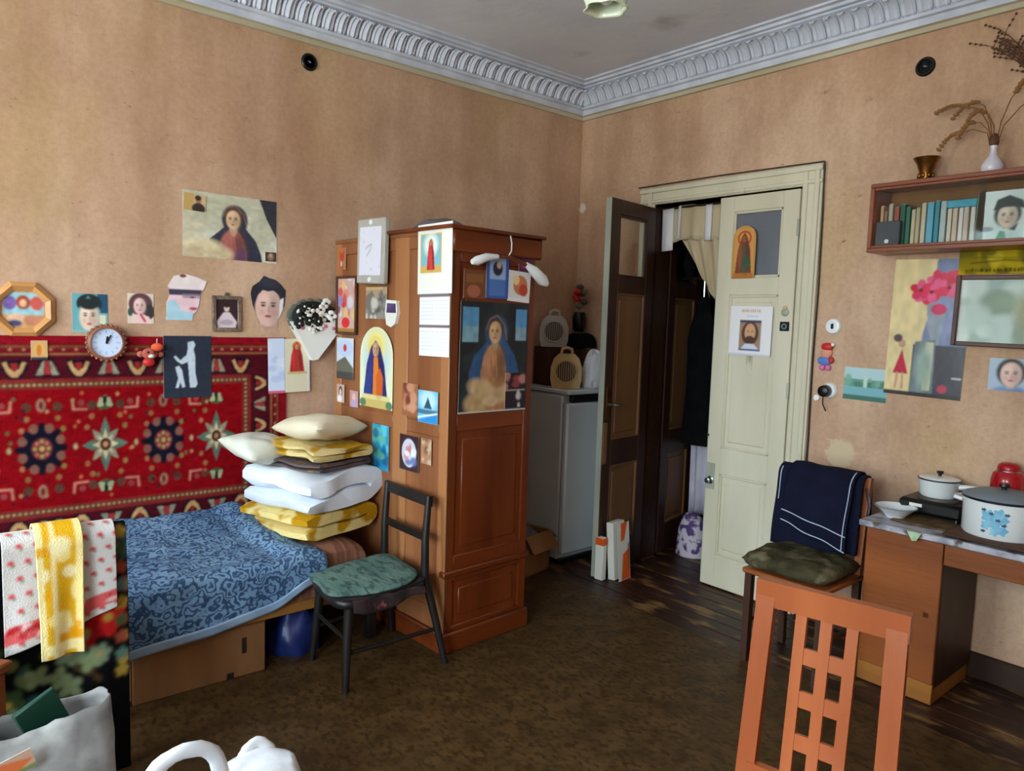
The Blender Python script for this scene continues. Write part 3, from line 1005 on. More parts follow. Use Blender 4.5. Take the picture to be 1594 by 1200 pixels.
# octagonal wooden frame at the left edge
t = hang_thing('octagonal_frame', 'octagonal light wood frame around a colourful icon', 'picture frame', 'A', -3.395, 1.580)
R0, R1 = .128, .088
g = G()
n = 8
for k in range(n):
    a0, a1 = PI / 8 + k * PI / 4, PI / 8 + (k + 1) * PI / 4
    q = []
    for a in (a0, a1):
        ca, sa = math.cos(a), math.sin(a)
        q += [(R0 * ca, 0, R0 * sa), (R0 * ca, -.012, R0 * sa), ((R0 + R1) / 2 * ca, -.026, (R0 + R1) / 2 * sa), (R1 * ca, -.014, R1 * sa), (R1 * ca, 0, R1 * sa)]
    G().add(q, [(i, i + 1, i + 6, i + 5) for i in range(4)] + [(0, 5, 9, 4), (0, 4, 3, 2, 1), (5, 6, 7, 8, 9)]).build('frame_side', 'frame_wood', t, 25)
c = Cv(.19, .19, (206, 150, 96), .003)
c.rect(.1, .12, .9, .62, (150, 196, 206)).ell(.5, .34, .14, .16, (166, 60, 40)).ell(.5, .36, .07, .09, (224, 178, 140))
c.ell(.24, .36, .13, .16, (120, 90, 160)).ell(.76, .36, .13, .16, (206, 90, 80)).ell(.35, .72, .18, .12, (226, 180, 150)).ell(.33, .82, .14, .07, (60, 70, 110)).ell(.7, .75, .2, .12, (196, 130, 100))
c.grain(.2, 12, 2)
asp = (c.U - .5) ** 2 + (c.V - .5) ** 2
c.cut(asp < .49 ** 2)
c.build('icon_print', t, loc=(0, -.006, 0))

def simple(face, a, z, w, h, label, fn, name='photo', cat='photo', bg=(220, 214, 205), tilt=0, off=.0006, **k):
    c = Cv(w, h, bg, .0022)
    fn(c)
    return hang(c, name, label, cat, face, a, z, tilt, off, **k)
def f(c):
    c.rect(0, 0, 1, 1, (104, 168, 178)).rect(.72, 0, 1, .5, (30, 80, 110)).ell(.48, .26, .36, .26, (30, 44, 46))
    c.poly([(.08, .95), (.16, .4), (.45, .05), (.78, .4), (.88, .95), (.8, 1), (.1, 1)], (120, 176, 180), op=.65)
    face(c, .47, .60, .27, .38, (232, 206, 186), (40, 44, 46)).ell(.47, .27, .28, .15, (30, 40, 44), soft=.3)
    c.rect(.76, .55, .94, .92, (220, 214, 190)).rect(0, .95, 1, 1, (120, 190, 200))
simple('A', -3.138, 1.572, .144, .174, 'photo of a woman in a teal headscarf beside the octagonal frame', f)
def f(c):
    c.rect(0, 0, 1, 1, (222, 206, 190)).ell(.5, .36, .46, .38, (96, 64, 72)).ell(.84, .6, .2, .25, (60, 54, 56)).ell(.1, .62, .1, .14, (60, 80, 76))
    face(c, .46, .42, .23, .27, (238, 198, 194), (90, 60, 66))
    c.poly([(.12, 1), (.2, .74), (.5, .66), (.82, .78), (.92, 1)], (240, 204, 200)).line([(.5, .7), (.66, .92)], .10, (200, 70, 100))
simple('A', -2.925, 1.599, .114, .142, 'small photo of a curly-haired woman in pink above the round clock', f)
# cut-out: lady with a big hat
c = Cv(.20, .232, (226, 208, 214))
c.ell(.40, .62, .36, .34, (236, 200, 208)).rect(.08, .30, .86, .46, (66, 62, 84)).rect(.40, .42, .85, .52, (150, 120, 140), .7)
c.poly([(.05, .62), (.22, .55), (.4, .80), (.82, .84), (.66, 1), (.02, 1)], (174, 210, 226)).ell(.66, .74, .10, .03, (176, 66, 90)).ell(.64, .50, .06, .02, (60, 50, 60))
c.poly([(.08, .26), (.22, .06), (.5, 0), (.75, .08), (.98, .16), (.9, .34), (.5, .34), (.1, .34)], (238, 222, 222))
c.ell(.42, .05, .08, .04, (120, 60, 60)).grain(.08, 8, 5)
mk = c.inside([(.06, .28), (.20, .06), (.46, .0), (.76, .06), (1, .14), (.92, .32), (.84, .40), (.80, .66), (.74, .80), (.66, .86), (.64, 1), (.02, 1), (.03, .62), (.10, .46)])
c.cut(mk)
hang(c, 'paper_cutout', 'cut-out picture of a woman in a broad pale hat', 'picture', 'A', -2.717, 1.662, 0, .001)
# small frame
t = hang_thing('picture_frame', 'small pewter frame with a woman in a white ball gown', 'picture frame', 'A', -2.522, 1.586)
mat('pewter', (150, 130, 112), .45, (104, 88, 78), 30, metal=.3)
frame4(G(), .108, .142, .020, .016).build('frame_moulding', 'pewter', t)
G().lathe([(0, 0), (.012, 0), (.010, .008), (0, .010)], 10, axis='y').build('frame_crest', 'pewter', t, loc=(0, -.004, .098))
c = Cv(.112, .146, (58, 34, 42))
c.ell(.5, .30, .12, .13, (226, 196, 190)).ell(.5, .20, .13, .09, (50, 30, 30)).poly([(.36, .45), (.64, .45), (.96, .78), (.9, 1), (.1, 1), (.04, .78)], (226, 206, 216)).ell(.5, .8, .3, .1, (150, 130, 150), op=.6)
c.build('picture_print', t, loc=(0, -.003, 0))
# cut-out head
c = Cv(.205, .275, (44, 44, 62))
c.poly([(.28, .75), (.74, .75), (.78, 1), (.26, 1)], (206, 160, 152)).ell(.49, .60, .33, .36, (228, 190, 180)).ell(.30, .62, .12, .25, (240, 206, 194), soft=.9).ell(.72, .66, .10, .2, (196, 150, 146), op=.6, soft=.9)
c.poly([(0, 0), (1, 0), (1, .60), (.86, .52), (.78, .36), (.62, .28), (.48, .30), (.34, .28), (.22, .38), (.14, .55), (0, .6)], (38, 40, 54))
c.ell(.5, .12, .28, .10, (58, 62, 80), op=.6, soft=.9).line([(.2, .3), (.4, .12), (.6, .08)], .02, (66, 70, 90), .6).line([(.85, .34), (.7, .16)], .02, (66, 70, 90), .6)
face(c, .49, .60, .33, .35, (228, 190, 180), (44, 34, 40))
c.poly([(0, 0), (1, 0), (1, .60), (.86, .52), (.78, .36), (.62, .28), (.48, .30), (.34, .28), (.22, .38), (.14, .55), (0, .6)], (38, 40, 54))
c.ell(.5, .12, .28, .10, (58, 62, 80), op=.6, soft=.9)
c.poly([(.80, .45), (.9, .40), (.88, .7), (.78, .88)], (236, 232, 236))
mk = c.inside([(.24, .12), (.36, .0), (.52, .04), (.66, .06), (.82, .14), (.96, .26), (.93, .56), (.84, .72), (.76, .86), (.74, 1), (.28, 1), (.22, .84), (.08, .58), (.02, .36), (.06, .22)])
c.cut(mk)
hang(c, 'paper_cutout', 'cut-out head of a dark-haired woman with her hair pinned up', 'picture', 'A', -2.302, 1.655, 1, .001)

# heart-shaped paper basket with black and white flowers, leaning out at the wardrobe corner
t = hang_thing('flower_bouquet', 'white paper cone filled with black and white paper flowers', 'wall ornament', 'A', -2.045, 1.50)
g = G()
g.prism([(-.155, .055), (.125, .055), (.120, .0), (.0, -.150), (-.03, -.155)], -.06, -.002)
g.build('paper_cone', 'flower_white', t)
g = G()
rr = random.Random(9)
for k in range(26):
    a = rr.uniform(0, 2 * PI)
    q = math.sqrt(rr.random())
    x, z = q * math.cos(a) * .135 - .015, .085 + q * math.sin(a) * .085
    m = ('flower_white', 'flower_white', 'flower_dark')[k % 3]
    f_ = G()
    for p in range(5):
        b = p * 2 * PI / 5 + rr.random()
        f_.ell((.017 * math.cos(b), 0, .017 * math.sin(b)), (.014, .006, .014), 8, 5)
    o = f_.build('flower', m, t, loc=(x, -.045 - rr.random() * .03, z), rot=(rr.uniform(-.5, .5), rr.uniform(-.5, .5), 0))
    G().ell((0, 0, 0), (.006, .006, .006), 8, 5).build('flower_eye', 'flower_dark' if m == 'flower_white' else 'flower_white', o, loc=(0, -.007, 0))
g = G()
for k in range(16):
    a = rr.uniform(0, 2 * PI)
    x, z = math.cos(a) * .135 - .015, .08 + math.sin(a) * .09
    g.ell((x, -.03, z), (.022, .006, .016), 8, 5)
g.build('leaves', 'flower_leaf', t)
G().ell((-.02, -.03, .085), (.125, .028, .085), 18, 10).build('flower_ball', 'flower_dark', t)
for k in range(5):
    G().ell((-.09 + k * .045, -.060, .022 + .01 * (k % 2)), (.012, .004, .010), 8, 5).build('paper_rose', 'pink_toy', t)

# ------------------------------------------------------------------ the wall rug
def rug():
    W, H = 1.90, 1.01
    c = Cv(W, H, (150, 14, 24), .0034)
    X = lambda m: m / W                    # metres from the left edge
    Zc = lambda m: m / H                   # metres from the top
    B = 1.17
    RED, DRED, NAVY, GRN, CRM, BRN = (132, 8, 18), (110, 10, 20), (20, 20, 34), (84, 116, 100), (206, 184, 148), (120, 74, 48)
    c.rect(0, 0, 1, 1, (138, 16, 30))
    for o, col in ((.030, DRED), (.036, BRN), (.044, (120, 20, 34)), (.060, (90, 20, 34)), (.066, (150, 90, 60)), (.074, (78, 16, 28))):
        o *= B
        c.rect(X(o), Zc(o), 1 - X(o), 1 - Zc(o), col)
    c.rect(X(.165 * B), Zc(.165 * B), 1 - X(.165 * B), 1 - Zc(.165 * B), (128, 40, 38))
    c.rect(X(.178 * B), Zc(.178 * B), 1 - X(.178 * B), 1 - Zc(.178 * B), (96, 62, 44))
    c.rect(X(.196 * B), Zc(.196 * B), 1 - X(.196 * B), 1 - Zc(.196 * B), (132, 34, 34))
    c.rect(X(.206 * B), Zc(.206 * B), 1 - X(.206 * B), 1 - Zc(.206 * B), RED)
    # dotted guard stripes
    def dots(oo, step, r, col):
        n = int((W - 2 * oo) / step)
        for i in range(n + 1):
            for zz in (oo, H - oo):
                c.ell(X(oo + i * step), Zc(zz), r / W, r / H, col)
        n = int((H - 2 * oo) / step)
        for i in range(n + 1):
            for xx in (oo, W - oo):
                c.ell(X(xx), Zc(oo + i * step), r / W, r / H, col)
    dots(.187 * B, .022, .0055, (186, 154, 110))
    dots(.052 * B, .05, .006, (186, 130, 90))
    # main border: cups and palmettes in turn
    def cup(x, z, s, sx=1, sz=1, sw=False):
        def P(pts): return [((X(x + (b if sw else a) * s * sx), Zc(z + (a if sw else b) * s * sz))) for a, b in pts]
        c.poly(P([(-1.05, -.75), (1.05, -.75), (1.05, .1), (.45, .95), (-.45, .95), (-1.05, .1)]), NAVY)
        c.poly(P([(-.95, -.55), (-.62, -.6), (-.40, .0), (0, .35), (.40, 0), (.62, -.6), (.95, -.55), (.60, .35), (.25, .8), (-.25, .8), (-.60, .35)]), (196, 152, 104))
        c.poly(P([(-.30, -.5), (.30, -.5), (.22, .05), (0, .2), (-.22, .05)]), (156, 40, 40))
    def palm(x, z, s, sz=1, sx=1, sw=False):
        def P(pts): return [((X(x + (b if sw else a) * s * sx), Zc(z + (a if sw else b) * s * sz))) for a, b in pts]
        c.poly(P([(-.45, -.9), (.45, -.9), (1.1, .8), (-1.1, .8)]), NAVY)
        c.poly(P([(-.38, -.6), (-.18, -.75), (-.35, .65), (-.95, .68)]), (150, 140, 120))
        c.poly(P([(.38, -.6), (.18, -.75), (.35, .65), (.95, .68)]), (150, 140, 120))
        c.poly(P([(-.12, -.7), (.12, -.7), (.28, .6), (-.28, .6)]), (166, 48, 50))
    k = 0
    x = W - .245
    while x > .05:
        (cup if k % 2 == 0 else palm)(x, .143, .047, 1, 1)
        if k % 2 == 0: cup(x, H - .143, .047, 1, -1)
        else: palm(x, H - .143, .047, -1)
        x -= .1225
        k += 1
    z, k = .24, 0
    while z < H - .2:
        (cup if k % 2 == 0 else palm)(W - .143, z, .042, sw=True) if k % 2 == 0 else palm(W - .143, z, .042, sw=True)
        (cup if k % 2 == 0 else palm)(.143, z, .042, sw=True) if k % 2 == 0 else palm(.143, z, .042, sw=True)
        z += .1125
        k += 1
    # field: eight-pointed stars, alternately green and navy, with sprigs
    x, k = W - .370, 0
    zc = .505
    zc = H / 2
    while x > .25:
        if k % 2 == 0:
            s = .106
            for j in range(8):
                a = j * PI / 4
                L = s if j % 2 == 0 else s * .80
                pts = [(0, 0), (L * .55 * math.cos(a - .36), L * .55 * math.sin(a - .36)), (L * math.cos(a), L * math.sin(a)), (L * .55 * math.cos(a + .36), L * .55 * math.sin(a + .36))]
                c.poly([(X(x + p * .92), Zc(zc + q * 1.22)) for p, q in pts], GRN if j % 2 == 0 else (140, 140, 116))
                pts = [(0, 0), (L * .30 * math.cos(a - .38), L * .30 * math.sin(a - .38)), (L * .58 * math.cos(a), L * .58 * math.sin(a)), (L * .30 * math.cos(a + .38), L * .30 * math.sin(a + .38))]
                c.poly([(X(x + p * .92), Zc(zc + q * 1.22)) for p, q in pts], CRM)
            c.ell(X(x), Zc(zc), .024 / W, .030 / H, (58, 22, 26)).ell(X(x), Zc(zc), .011 / W, .014 / H, (176, 130, 90))
        else:
            s = .098
            c.ell(X(x), Zc(zc), s * .78 / W, s * .98 / H, NAVY)
            for j in range(8):
                a = j * PI / 4
                c.poly([(X(x + s * (q * math.cos(a) - e * math.sin(a))), Zc(zc + 1.2 * s * (q * math.sin(a) + e * math.cos(a)))) for q, e in ((.6, -.16), (1.02, -.10), (1.02, .10), (.6, .16))], NAVY)
                a += PI / 8
                c.ell(X(x + s * .80 * math.cos(a)), Zc(zc + s * 1.0 * math.sin(a)), .017 / W, .021 / H, (128, 84, 72))
            c.ell(X(x), Zc(zc), .040 / W, .050 / H, (112, 44, 52))
            for j in range(8):
                a = j * PI / 4
                c.ell(X(x + .026 * math.cos(a)), Zc(zc + .034 * math.sin(a)), .008 / W, .010 / H, (176, 104, 84) if j % 2 else (160, 140, 80))
            c.ell(X(x), Zc(zc), .010 / W, .012 / H, (186, 160, 90))
        # sprigs above and below
        for sg in (-1, 1):
            zz = zc + sg * .195
            if k % 2 == 0:
                c.poly([(X(x + a), Zc(zz + sg * b)) for a, b in ((-.040, -.022), (.040, -.022), (.018, .028), (-.018, .028))], NAVY)
                for q in (-1, 1):
                    c.poly([(X(x + q * a), Zc(zz + sg * b)) for a, b in ((.006, -.018), (.034, -.016), (.020, .026), (.008, .026))], (168, 168, 130))
                c.ell(X(x), Zc(zz - sg * .02), .018 / W, .008 / H, (60, 90, 50))
            else:
                c.ell(X(x), Zc(zz), .018 / W, .030 / H, (150, 110, 90)).ell(X(x), Zc(zz), .008 / W, .018 / H, (110, 30, 40))
            xx = x - .122
            q = 1 if k % 2 == 0 else -1
            px = xx + q * .012
            c.line([(X(px - q * .022), Zc(zz + sg * .020)), (X(px - q * .018), Zc(zz - sg * .024)), (X(px + q * .034), Zc(zz - sg * .026))], .010 / W, (196, 120, 104))
            c.ell(X(px + q * .012), Zc(zz + sg * .004), .013 / W, .014 / H, (146, 64, 66))
            for dx in (.055, .190):
                c.ell(X(x - dx), Zc(zz - sg * .008), .017 / W, .019 / H, (50, 70, 50)).ell(X(x - dx), Zc(zz - sg * .008), .009 / W, .010 / H, (120, 40, 40))
                c.ell(X(x - dx), Zc(zz - sg * .060), .011 / W, .013 / H, (150, 96, 60))
        c.ell(X(x - .122), Zc(zc), .008 / W, .014 / H, (170, 150, 110))
        for q in (-1, 1):
            c.ell(X(x - .075), Zc(zc + q * .085), .010 / W, .013 / H, (170, 100, 70)).ell(X(x - .17), Zc(zc + q * .085), .010 / W, .013 / H, (140, 110, 60))
        for j in range(14):
            fx, fz = x - .01 - rr.random() * .25, zc + rr.choice((-1, 1)) * rr.uniform(.02, .25)
            if min(abs(fx - x), abs(fx - x + .2535)) < .10 and abs(fz - zc) < .135: continue
            c.ell(X(fx), Zc(fz), .007 / W, .009 / H, rr.choice([(70, 16, 22), (186, 90, 60), (90, 96, 60), (60, 30, 50), (176, 130, 90)]))
        x -= .2535
        k += 1
    c.grain(.18, 60, 6)
    c.grain(.10, 140, 7)
    o = c.build('wall_rug', None, 'rug_pile', (-2.21 - W / 2, -.002, 1.466 - H / 2), (0, math.radians(.0), 0), .012, back=(110, 20, 28))
    tag(o, 'red patterned rug with star medallions hung on the wall behind the bed', 'rug')
rug()
OFFR = .0145       # things that hang in front of the rug

# round wall clock
t = hang_thing('wall_clock', 'round white wall clock with a brown scalloped rim', 'clock', 'A', -3.080, 1.437, 0, OFFR)
mat('clock_rim', (150, 92, 66), .35, (112, 64, 46), 14)
g = G().lathe([(.066, 0), (.080, .004), (.084, .018), (.078, .030), (.068, .034), (.066, .026)], 36, axis='y', closed=True)
g.build('rim', 'clock_rim', t)
for k in range(24):
    a = k * 2 * PI / 24
    G().ell((.082 * math.cos(a), -.020, .082 * math.sin(a)), (.0075, .010, .0075), 8, 5).build('rim_bead', 'clock_rim', t)
c = Cv(.136, .136, (206, 220, 246), .0018)
for k in range(12):
    a = k * PI / 6
    c.line([(.5 + .40 * math.sin(a), .5 - .40 * math.cos(a)), (.5 + (.33 if k % 3 else .31) * math.sin(a), .5 - (.33 if k % 3 else .31) * math.cos(a))], .022, (120, 126, 190))
c.cut(((c.U - .5) ** 2 + (c.V - .5) ** 2) < .245)
c.build('dial', t, loc=(0, -.018, 0))
for ang, L, w in ((28, .040, .006), (8, .030, .007)):
    a = math.radians(ang)
    G().bar((0, 0, 0), (L * math.sin(a), 0, L * math.cos(a)), w, .002, (math.cos(a), 0, -math.sin(a))).build('clock_hand', 'enamel_dark', t, 0, loc=(0, -.0225 - .002 * (L > .035), 0))
G().lathe([(0, 0), (.005, 0), (.005, .004), (0, .005)], 10, axis='y').build('hand_pin', 'enamel_dark', t, loc=(0, -.0225, 0))

def f(c):
    c.rect(0, 0, 1, 1, (206, 160, 110)).ell(.5, .45, .30, .30, (226, 176, 70)).ell(.48, .5, .17, .3, (200, 120, 60)).rect(0, .86, 1, 1, (40, 44, 52))
simple('A', -3.341, 1.402, .062, .086, 'tiny icon card pinned on the rug below the octagonal frame', f, 'icon_card', 'icon', off=OFFR, t=.004)
# soft toy on the rug
t = hang_thing('soft_toy', 'small soft toy with an orange hat hanging on the rug', 'toy', 'A', -2.890, 1.395, 0, OFFR)
G().ell((-.006, -.022, -.01), (.036, .022, .028)).build('head', 'toy_plush', t)
G().ell((.026, -.026, .022), (.028, .018, .020)).build('hat', 'toy_orange', t)
G().ell((-.046, -.016, -.012), (.016, .010, .015), 10, 7).build('ear', 'toy_plush', t)
G().ell((.044, -.016, -.014), (.014, .010, .014), 10, 7).build('ear', 'toy_plush', t)
for q in (-.014, .014):
    G().ell((q - .004, -.042, -.002), (.005, .004, .006), 8, 5).build('eye', 'black_plastic', t)
G().ell((-.004, -.040, -.02), (.014, .008, .009), 10, 6).build('muzzle', 'flower_white', t)
G().ell((-.01, -.018, -.05), (.028, .018, .022)).build('body', 'red_toy', t)
G().tube([(.026, -.02, .04), (.03, -.008, .062)], .002, 6).build('loop', 'paper', t)
# dark cloth print with white figures
c = Cv(.226, .306, (44, 50, 64), .0022)
c.poly([(.50, .10), (.62, .08), (.66, .14), (.62, .22), (.66, .35), (.66, .62), (.70, .78), (.66, .84), (.54, .84), (.52, .6), (.50, .42), (.36, .46), (.34, .40), (.48, .30), (.50, .20)], (196, 206, 220))
c.poly([(.24, .50), (.32, .48), (.38, .56), (.40, .66), (.44, .82), (.38, .84), (.34, .74), (.30, .84), (.24, .84), (.30, .68), (.26, .58)], (196, 206, 220))
c.line([(.34, .42), (.24, .34), (.30, .40)], .05, (196, 206, 220)).grain(.1, 20, 2)
hang(c, 'cloth_print', 'dark blue cloth print with two white figures, hung on the rug', 'print', 'A', -2.717, 1.318, 0, OFFR, .002, m='print_matt')
# fold-out icon calendar
t = hang_thing('icon_calendar', 'white folded calendar with a red-robed icon between rug and wardrobe', 'calendar', 'A', -2.205, 1.316, -1, OFFR)
c = Cv(.10, .296, (200, 212, 236))
c.blobs(10, [(176, 192, 226), (214, 222, 240)], (.1, .3), 3).rect(0, .95, 1, 1, (206, 90, 130))
c.build('left_page', t, loc=(-.066, -.002, 0), rot=(0, 0, math.radians(-6)))
c = Cv(.145, .29, (226, 222, 196))
robed(c, .48, .05, .62, (186, 40, 40), (176, 60, 50), (206, 130, 60), (206, 150, 110), .30)
c.rect(.1, .62, .9, .66, (206, 190, 130)).rect(.9, 0, 1, 1, (226, 226, 226))
c.build('icon_page', t, loc=(.056, -.008, 0), rot=(0, 0, math.radians(4)))

# ventilation holes
def vent(face, a, z, label):
    t = hang_thing('vent_cap', label, 'vent', face, a, z)
    g = G().lathe([(.045, 0), (.045, .006), (.040, .011), (.033, .011), (.031, .004), (.031, 0)], 28, axis='y', closed=True)
    g.build('rim', 'black_plastic', t)
    G().lathe([(0, .002), (.032, .002)], 24, axis='y').build('cap_disc', 'dark_hole', t)
    G().tube([(-.006, -.004, .004), (.008, -.008, -.002)], .004, 6).build('pull_tab', 'fridge_seal', t)
vent('A', -2.082, 2.938, 'round black vent cap high on the wall above the bed')
vent('B', -2.301, 2.872, 'round black vent cap high on the wall above the bookshelf')

# ------------------------------------------------------------------ pictures on the wardrobe, wide face
def L_(x0, z1, x1, z0): return (x0 + x1) / 2, (z0 + z1) / 2, abs(x0 - x1), abs(z1 - z0)
def f(c):
    c.rect(0, 0, 1, 1, (178, 112, 70)).poly([(.2, .1), (.5, .3), (.85, .05), (.8, .45), (.6, .6), (.7, .95), (.3, .95), (.4, .6), (.2, .4)], (186, 60, 44)).ell(.45, .72, .12, .12, (196, 186, 196))
a, z, w, h = L_(1.005, 1.965, .925, 1.845)
simple('L', a, z, w, h, 'small red bird-like sticker at the top outer edge of the wardrobe', f, 'sticker', 'sticker')
t = hang_thing('picture_frame', 'tall narrow dark frame with a bright crowded scene, on the wardrobe', 'picture frame', 'L', .905, 1.652)
frame4(G(), .185, .290, .014, .014).build('frame_moulding', 'frame_dark', t)
c = Cv(.19, .294, (206, 170, 160))
c.blobs(26, [(206, 60, 70), (226, 140, 130), (226, 214, 220), (150, 130, 190), (120, 70, 60), (236, 190, 120)], (.08, .2), 7)
c.ell(.45, .82, .22, .1, (220, 40, 50)).rect(0, .93, 1, 1, (170, 120, 40))
c.build('picture_print', t, loc=(0, -.003, 0))
# grey plaque leaning out over the top edge
t = hang_thing('wall_plaque', 'tall pale grey plaque with a white face, tilted at the wardrobe top', 'plaque', 'L', .615, 1.928, 1.5, .012)
G().box(-.128, -.030, -.165, .128, 0, .165, .006).build('backing', 'grey_plastic', t)
c = Cv(.20, .245, (226, 226, 244), .0022)
c.line([(.28, .46), (.40, .40), (.56, .36), (.52, .46), (.36, .60)], .03, (170, 160, 180)).blobs(12, [(206, 206, 226)], (.02, .05), 4)
c.build('face', t, loc=(0, -.0305, 0))
for zz in (.145, -.145):
    G().lathe([(0, 0), (.014, 0), (.012, .005), (0, .006)], 12, axis='y').build('screw_cap', 'white_plastic', t, loc=(0, -.030, zz))
def f(c):
    c.rect(0, 0, 1, 1, (176, 150, 120)).poly([(0, .3), (.3, .1), (.5, .4), (.75, .05), (1, .5), (1, 1), (0, 1)], (120, 116, 110)).blobs(20, [(206, 204, 196), (86, 82, 80), (150, 146, 138)], (.06, .14), 5, (0, .3, 1, 1)).rect(0, 0, .8, .08, (200, 180, 130))
a, z, w, h = L_(.716, 1.748, .517, 1.584)
simple('L', a, z, w, h, 'grey mountain photo under the pale plaque on the wardrobe', f)
t = hang_thing('hanging_pouch', 'small white and purple pouch ornament beside the mountain photo', 'ornament', 'L', .455, 1.617)
G().prism([(-.045, .065), (.045, .060), (.055, .0), (.035, -.055), (.0, -.072), (-.04, -.060), (-.055, .0)], -.018, 0).build('pouch', 'flower_white', t, 30)
mat('purple_cloth', (96, 72, 128), .8, (70, 50, 84), 20)
G().prism([(-.03, .048), (.04, .046), (.045, .0), (-.035, .0)], -.022, -.017).build('picture_patch', 'purple_cloth', t)
def f(c):
    c.rect(0, 0, 1, .68, (206, 216, 232)).ell(.5, .25, .5, .2, (190, 206, 236)).ell(.5, .24, .10, .09, (206, 50, 50)).poly([(0, .6), (.5, .45), (1, .72), (1, 1), (0, 1)], (104, 104, 92)).rect(0, .82, 1, 1, (72, 70, 72))
a, z, w, h = L_(1.01, 1.473, .833, 1.246)
simple('L', a, z, w, h, 'landscape print with white sky and a red balloon, below the crowded scene', f, 'art_print', 'print')
# arched icon
c = Cv(.31, .424, (232, 236, 206), .0022)
c.ell(.5, .40, .38, .36, (190, 220, 226), soft=.5).ell(.5, .22, .30, .20, (236, 226, 150), soft=.6)
c.rect(.08, .84, .92, .90, (226, 214, 150))
robed(c, .48, .16, .84, (34, 40, 110), (224, 130, 40), (232, 214, 120), (206, 160, 120), .36)
c.poly([(.50, .60), (.62, .50), (.72, .62), (.70, .84), (.52, .84)], (206, 96, 40)).poly([(.12, .80), (.2, .60), (.34, .55), (.36, .84), (.14, .84)], (40, 60, 140))
c.rect(.04, .90, .96, 1, (206, 184, 110)).ell(.1, .95, .1, .05, (90, 130, 100)).ell(.9, .95, .1, .05, (90, 130, 100))
mk = (c.V > .36) | (((c.U - .5) / .5) ** 2 + ((c.V - .36) / .36) ** 2 < 1)
c.cut(mk)
hang(c, 'arched_icon', 'large arch-topped icon of a robed figure in blue and orange', 'icon', 'L', .606, 1.332, 0, .0012)
def f(c):
    c.rect(0, 0, 1, 1, (206, 170, 160)).ell(.5, .4, .25, .3, (60, 50, 54)).ell(.5, .45, .15, .2, (230, 206, 196)).ell(.4, .8, .3, .2, (236, 232, 240))
a, z, w, h = L_(1.005, 1.213, .925, 1.113)
simple('L', a, z, w, h, 'tiny portrait photo left of the arched icon base', f)
def f(c):
    c.rect(0, 0, 1, 1, (196, 150, 150)).ell(.5, .4, .22, .26, (226, 190, 186)).ell(.5, .8, .35, .25, (186, 160, 206))
a, z, w, h = L_(.865, 1.19, .780, 1.1)
simple('L', a, z, w, h, 'tiny pinkish photo touching the arched icon base', f)
def f(c):
    c.rect(0, 0, 1, 1, (156, 96, 66)).blobs(14, [(206, 150, 120), (110, 50, 40), (190, 120, 90)], (.1, .25), 6)
a, z, w, h = L_(.366, 1.274, .237, 1.112)
simple('L', a, z, w, h, 'reddish brown photo beside the bright blue card', f)
def f(c):
    c.rect(0, 0, 1, 1, (110, 190, 226)).ell(.5, .3, .4, .3, (190, 226, 240), soft=.6).poly([(.3, .55), (.42, .35), (.5, .18), (.6, .36), (.72, .56)], (40, 86, 106)).rect(.0, .58, 1, .72, (70, 120, 150)).poly([(0, .95), (1, .66), (1, 1), (0, 1)], (44, 140, 210)).line([(0, .86), (1, .66)], .05, (226, 240, 246))
a, z, w, h = L_(.232, 1.251, .075, 1.095)
simple('L', a, z, w, h, 'bright blue ship card low on the wardrobe', f, 'postcard', 'card')
# wall calendar near the corner, in three leaves
t = hang_thing('wall_calendar', 'long white wall calendar with a red-robed icon on its top sheet', 'calendar', 'L', .112, 1.725, -.8, .003)
c = Cv(.262, .325, (240, 240, 234), .0022)
c.rect(.08, .14, .70, .70, (206, 176, 90)).rect(.11, .16, .67, .68, (120, 190, 206)).ell(.39, .30, .20, .16, (230, 240, 236), soft=.6).rect(.11, .60, .67, .68, (214, 176, 96))
robed(c, .39, .20, .66, (186, 40, 46), (206, 70, 60), (206, 200, 160), (196, 140, 110), .12)
c.build('picture_sheet', t, loc=(0, -.004, .148), t=.003)
for i, zz in enumerate((-.092, -.236)):
    c = Cv(.232, .142, (240, 242, 244), .0022)
    c.rect(0, 0, 1, .06, (150, 90, 86))
    for r in range(6):
        for q in range(14):
            xx = .06 + q * .062 + (.03 if q > 6 else 0)
            c.rect(xx, .16 + r * .12, xx + .028, .20 + r * .12, (206, 206, 214))
    c.rect(.497, .1, .503, 1, (206, 206, 210))
    c.build('month_sheet', t, loc=(-.004, 0, zz), t=.002)
for zz in (-.019, -.163):
    G().tube([(-.118, -.004, zz), (.112, -.004, zz)], .004, 6).build('spiral_wire', 'fridge_seal', t)
def f(c):
    c.rect(0, 0, 1, 1, (40, 150, 196)).blobs(16, [(90, 200, 226), (20, 100, 150), (110, 190, 160)], (.1, .25), 9)
a, z, w, h = L_(.635, 1.037, .480, .80)
simple('L', a, z, w, h, 'turquoise print on the wardrobe just behind the pillows', f, 'art_print', 'print')
def f(c):
    c.rect(0, 0, 1, 1, (60, 36, 42)).ell(.5, .5, .38, .40, (206, 206, 226)).blobs(12, [(90, 110, 170), (206, 130, 120), (236, 236, 246)], (.06, .16), 3, (.2, .2, .8, .8))
a, z, w, h = L_(.38, 1.017, .22, .839)
simple('L', a, z, w, h, 'dark-edged card with a pale bouquet, below the blue ship card', f, 'postcard', 'card')
def f(c):
    c.rect(0, 0, 1, 1, (176, 130, 96)).blobs(12, [(206, 176, 150), (130, 90, 70)], (.1, .25), 8)
a, z, w, h = L_(.200, 1.02, .118, .895)
simple('L', a, z, w, h, 'faded tan card at the lower right of the wardrobe pictures', f, 'postcard', 'card')

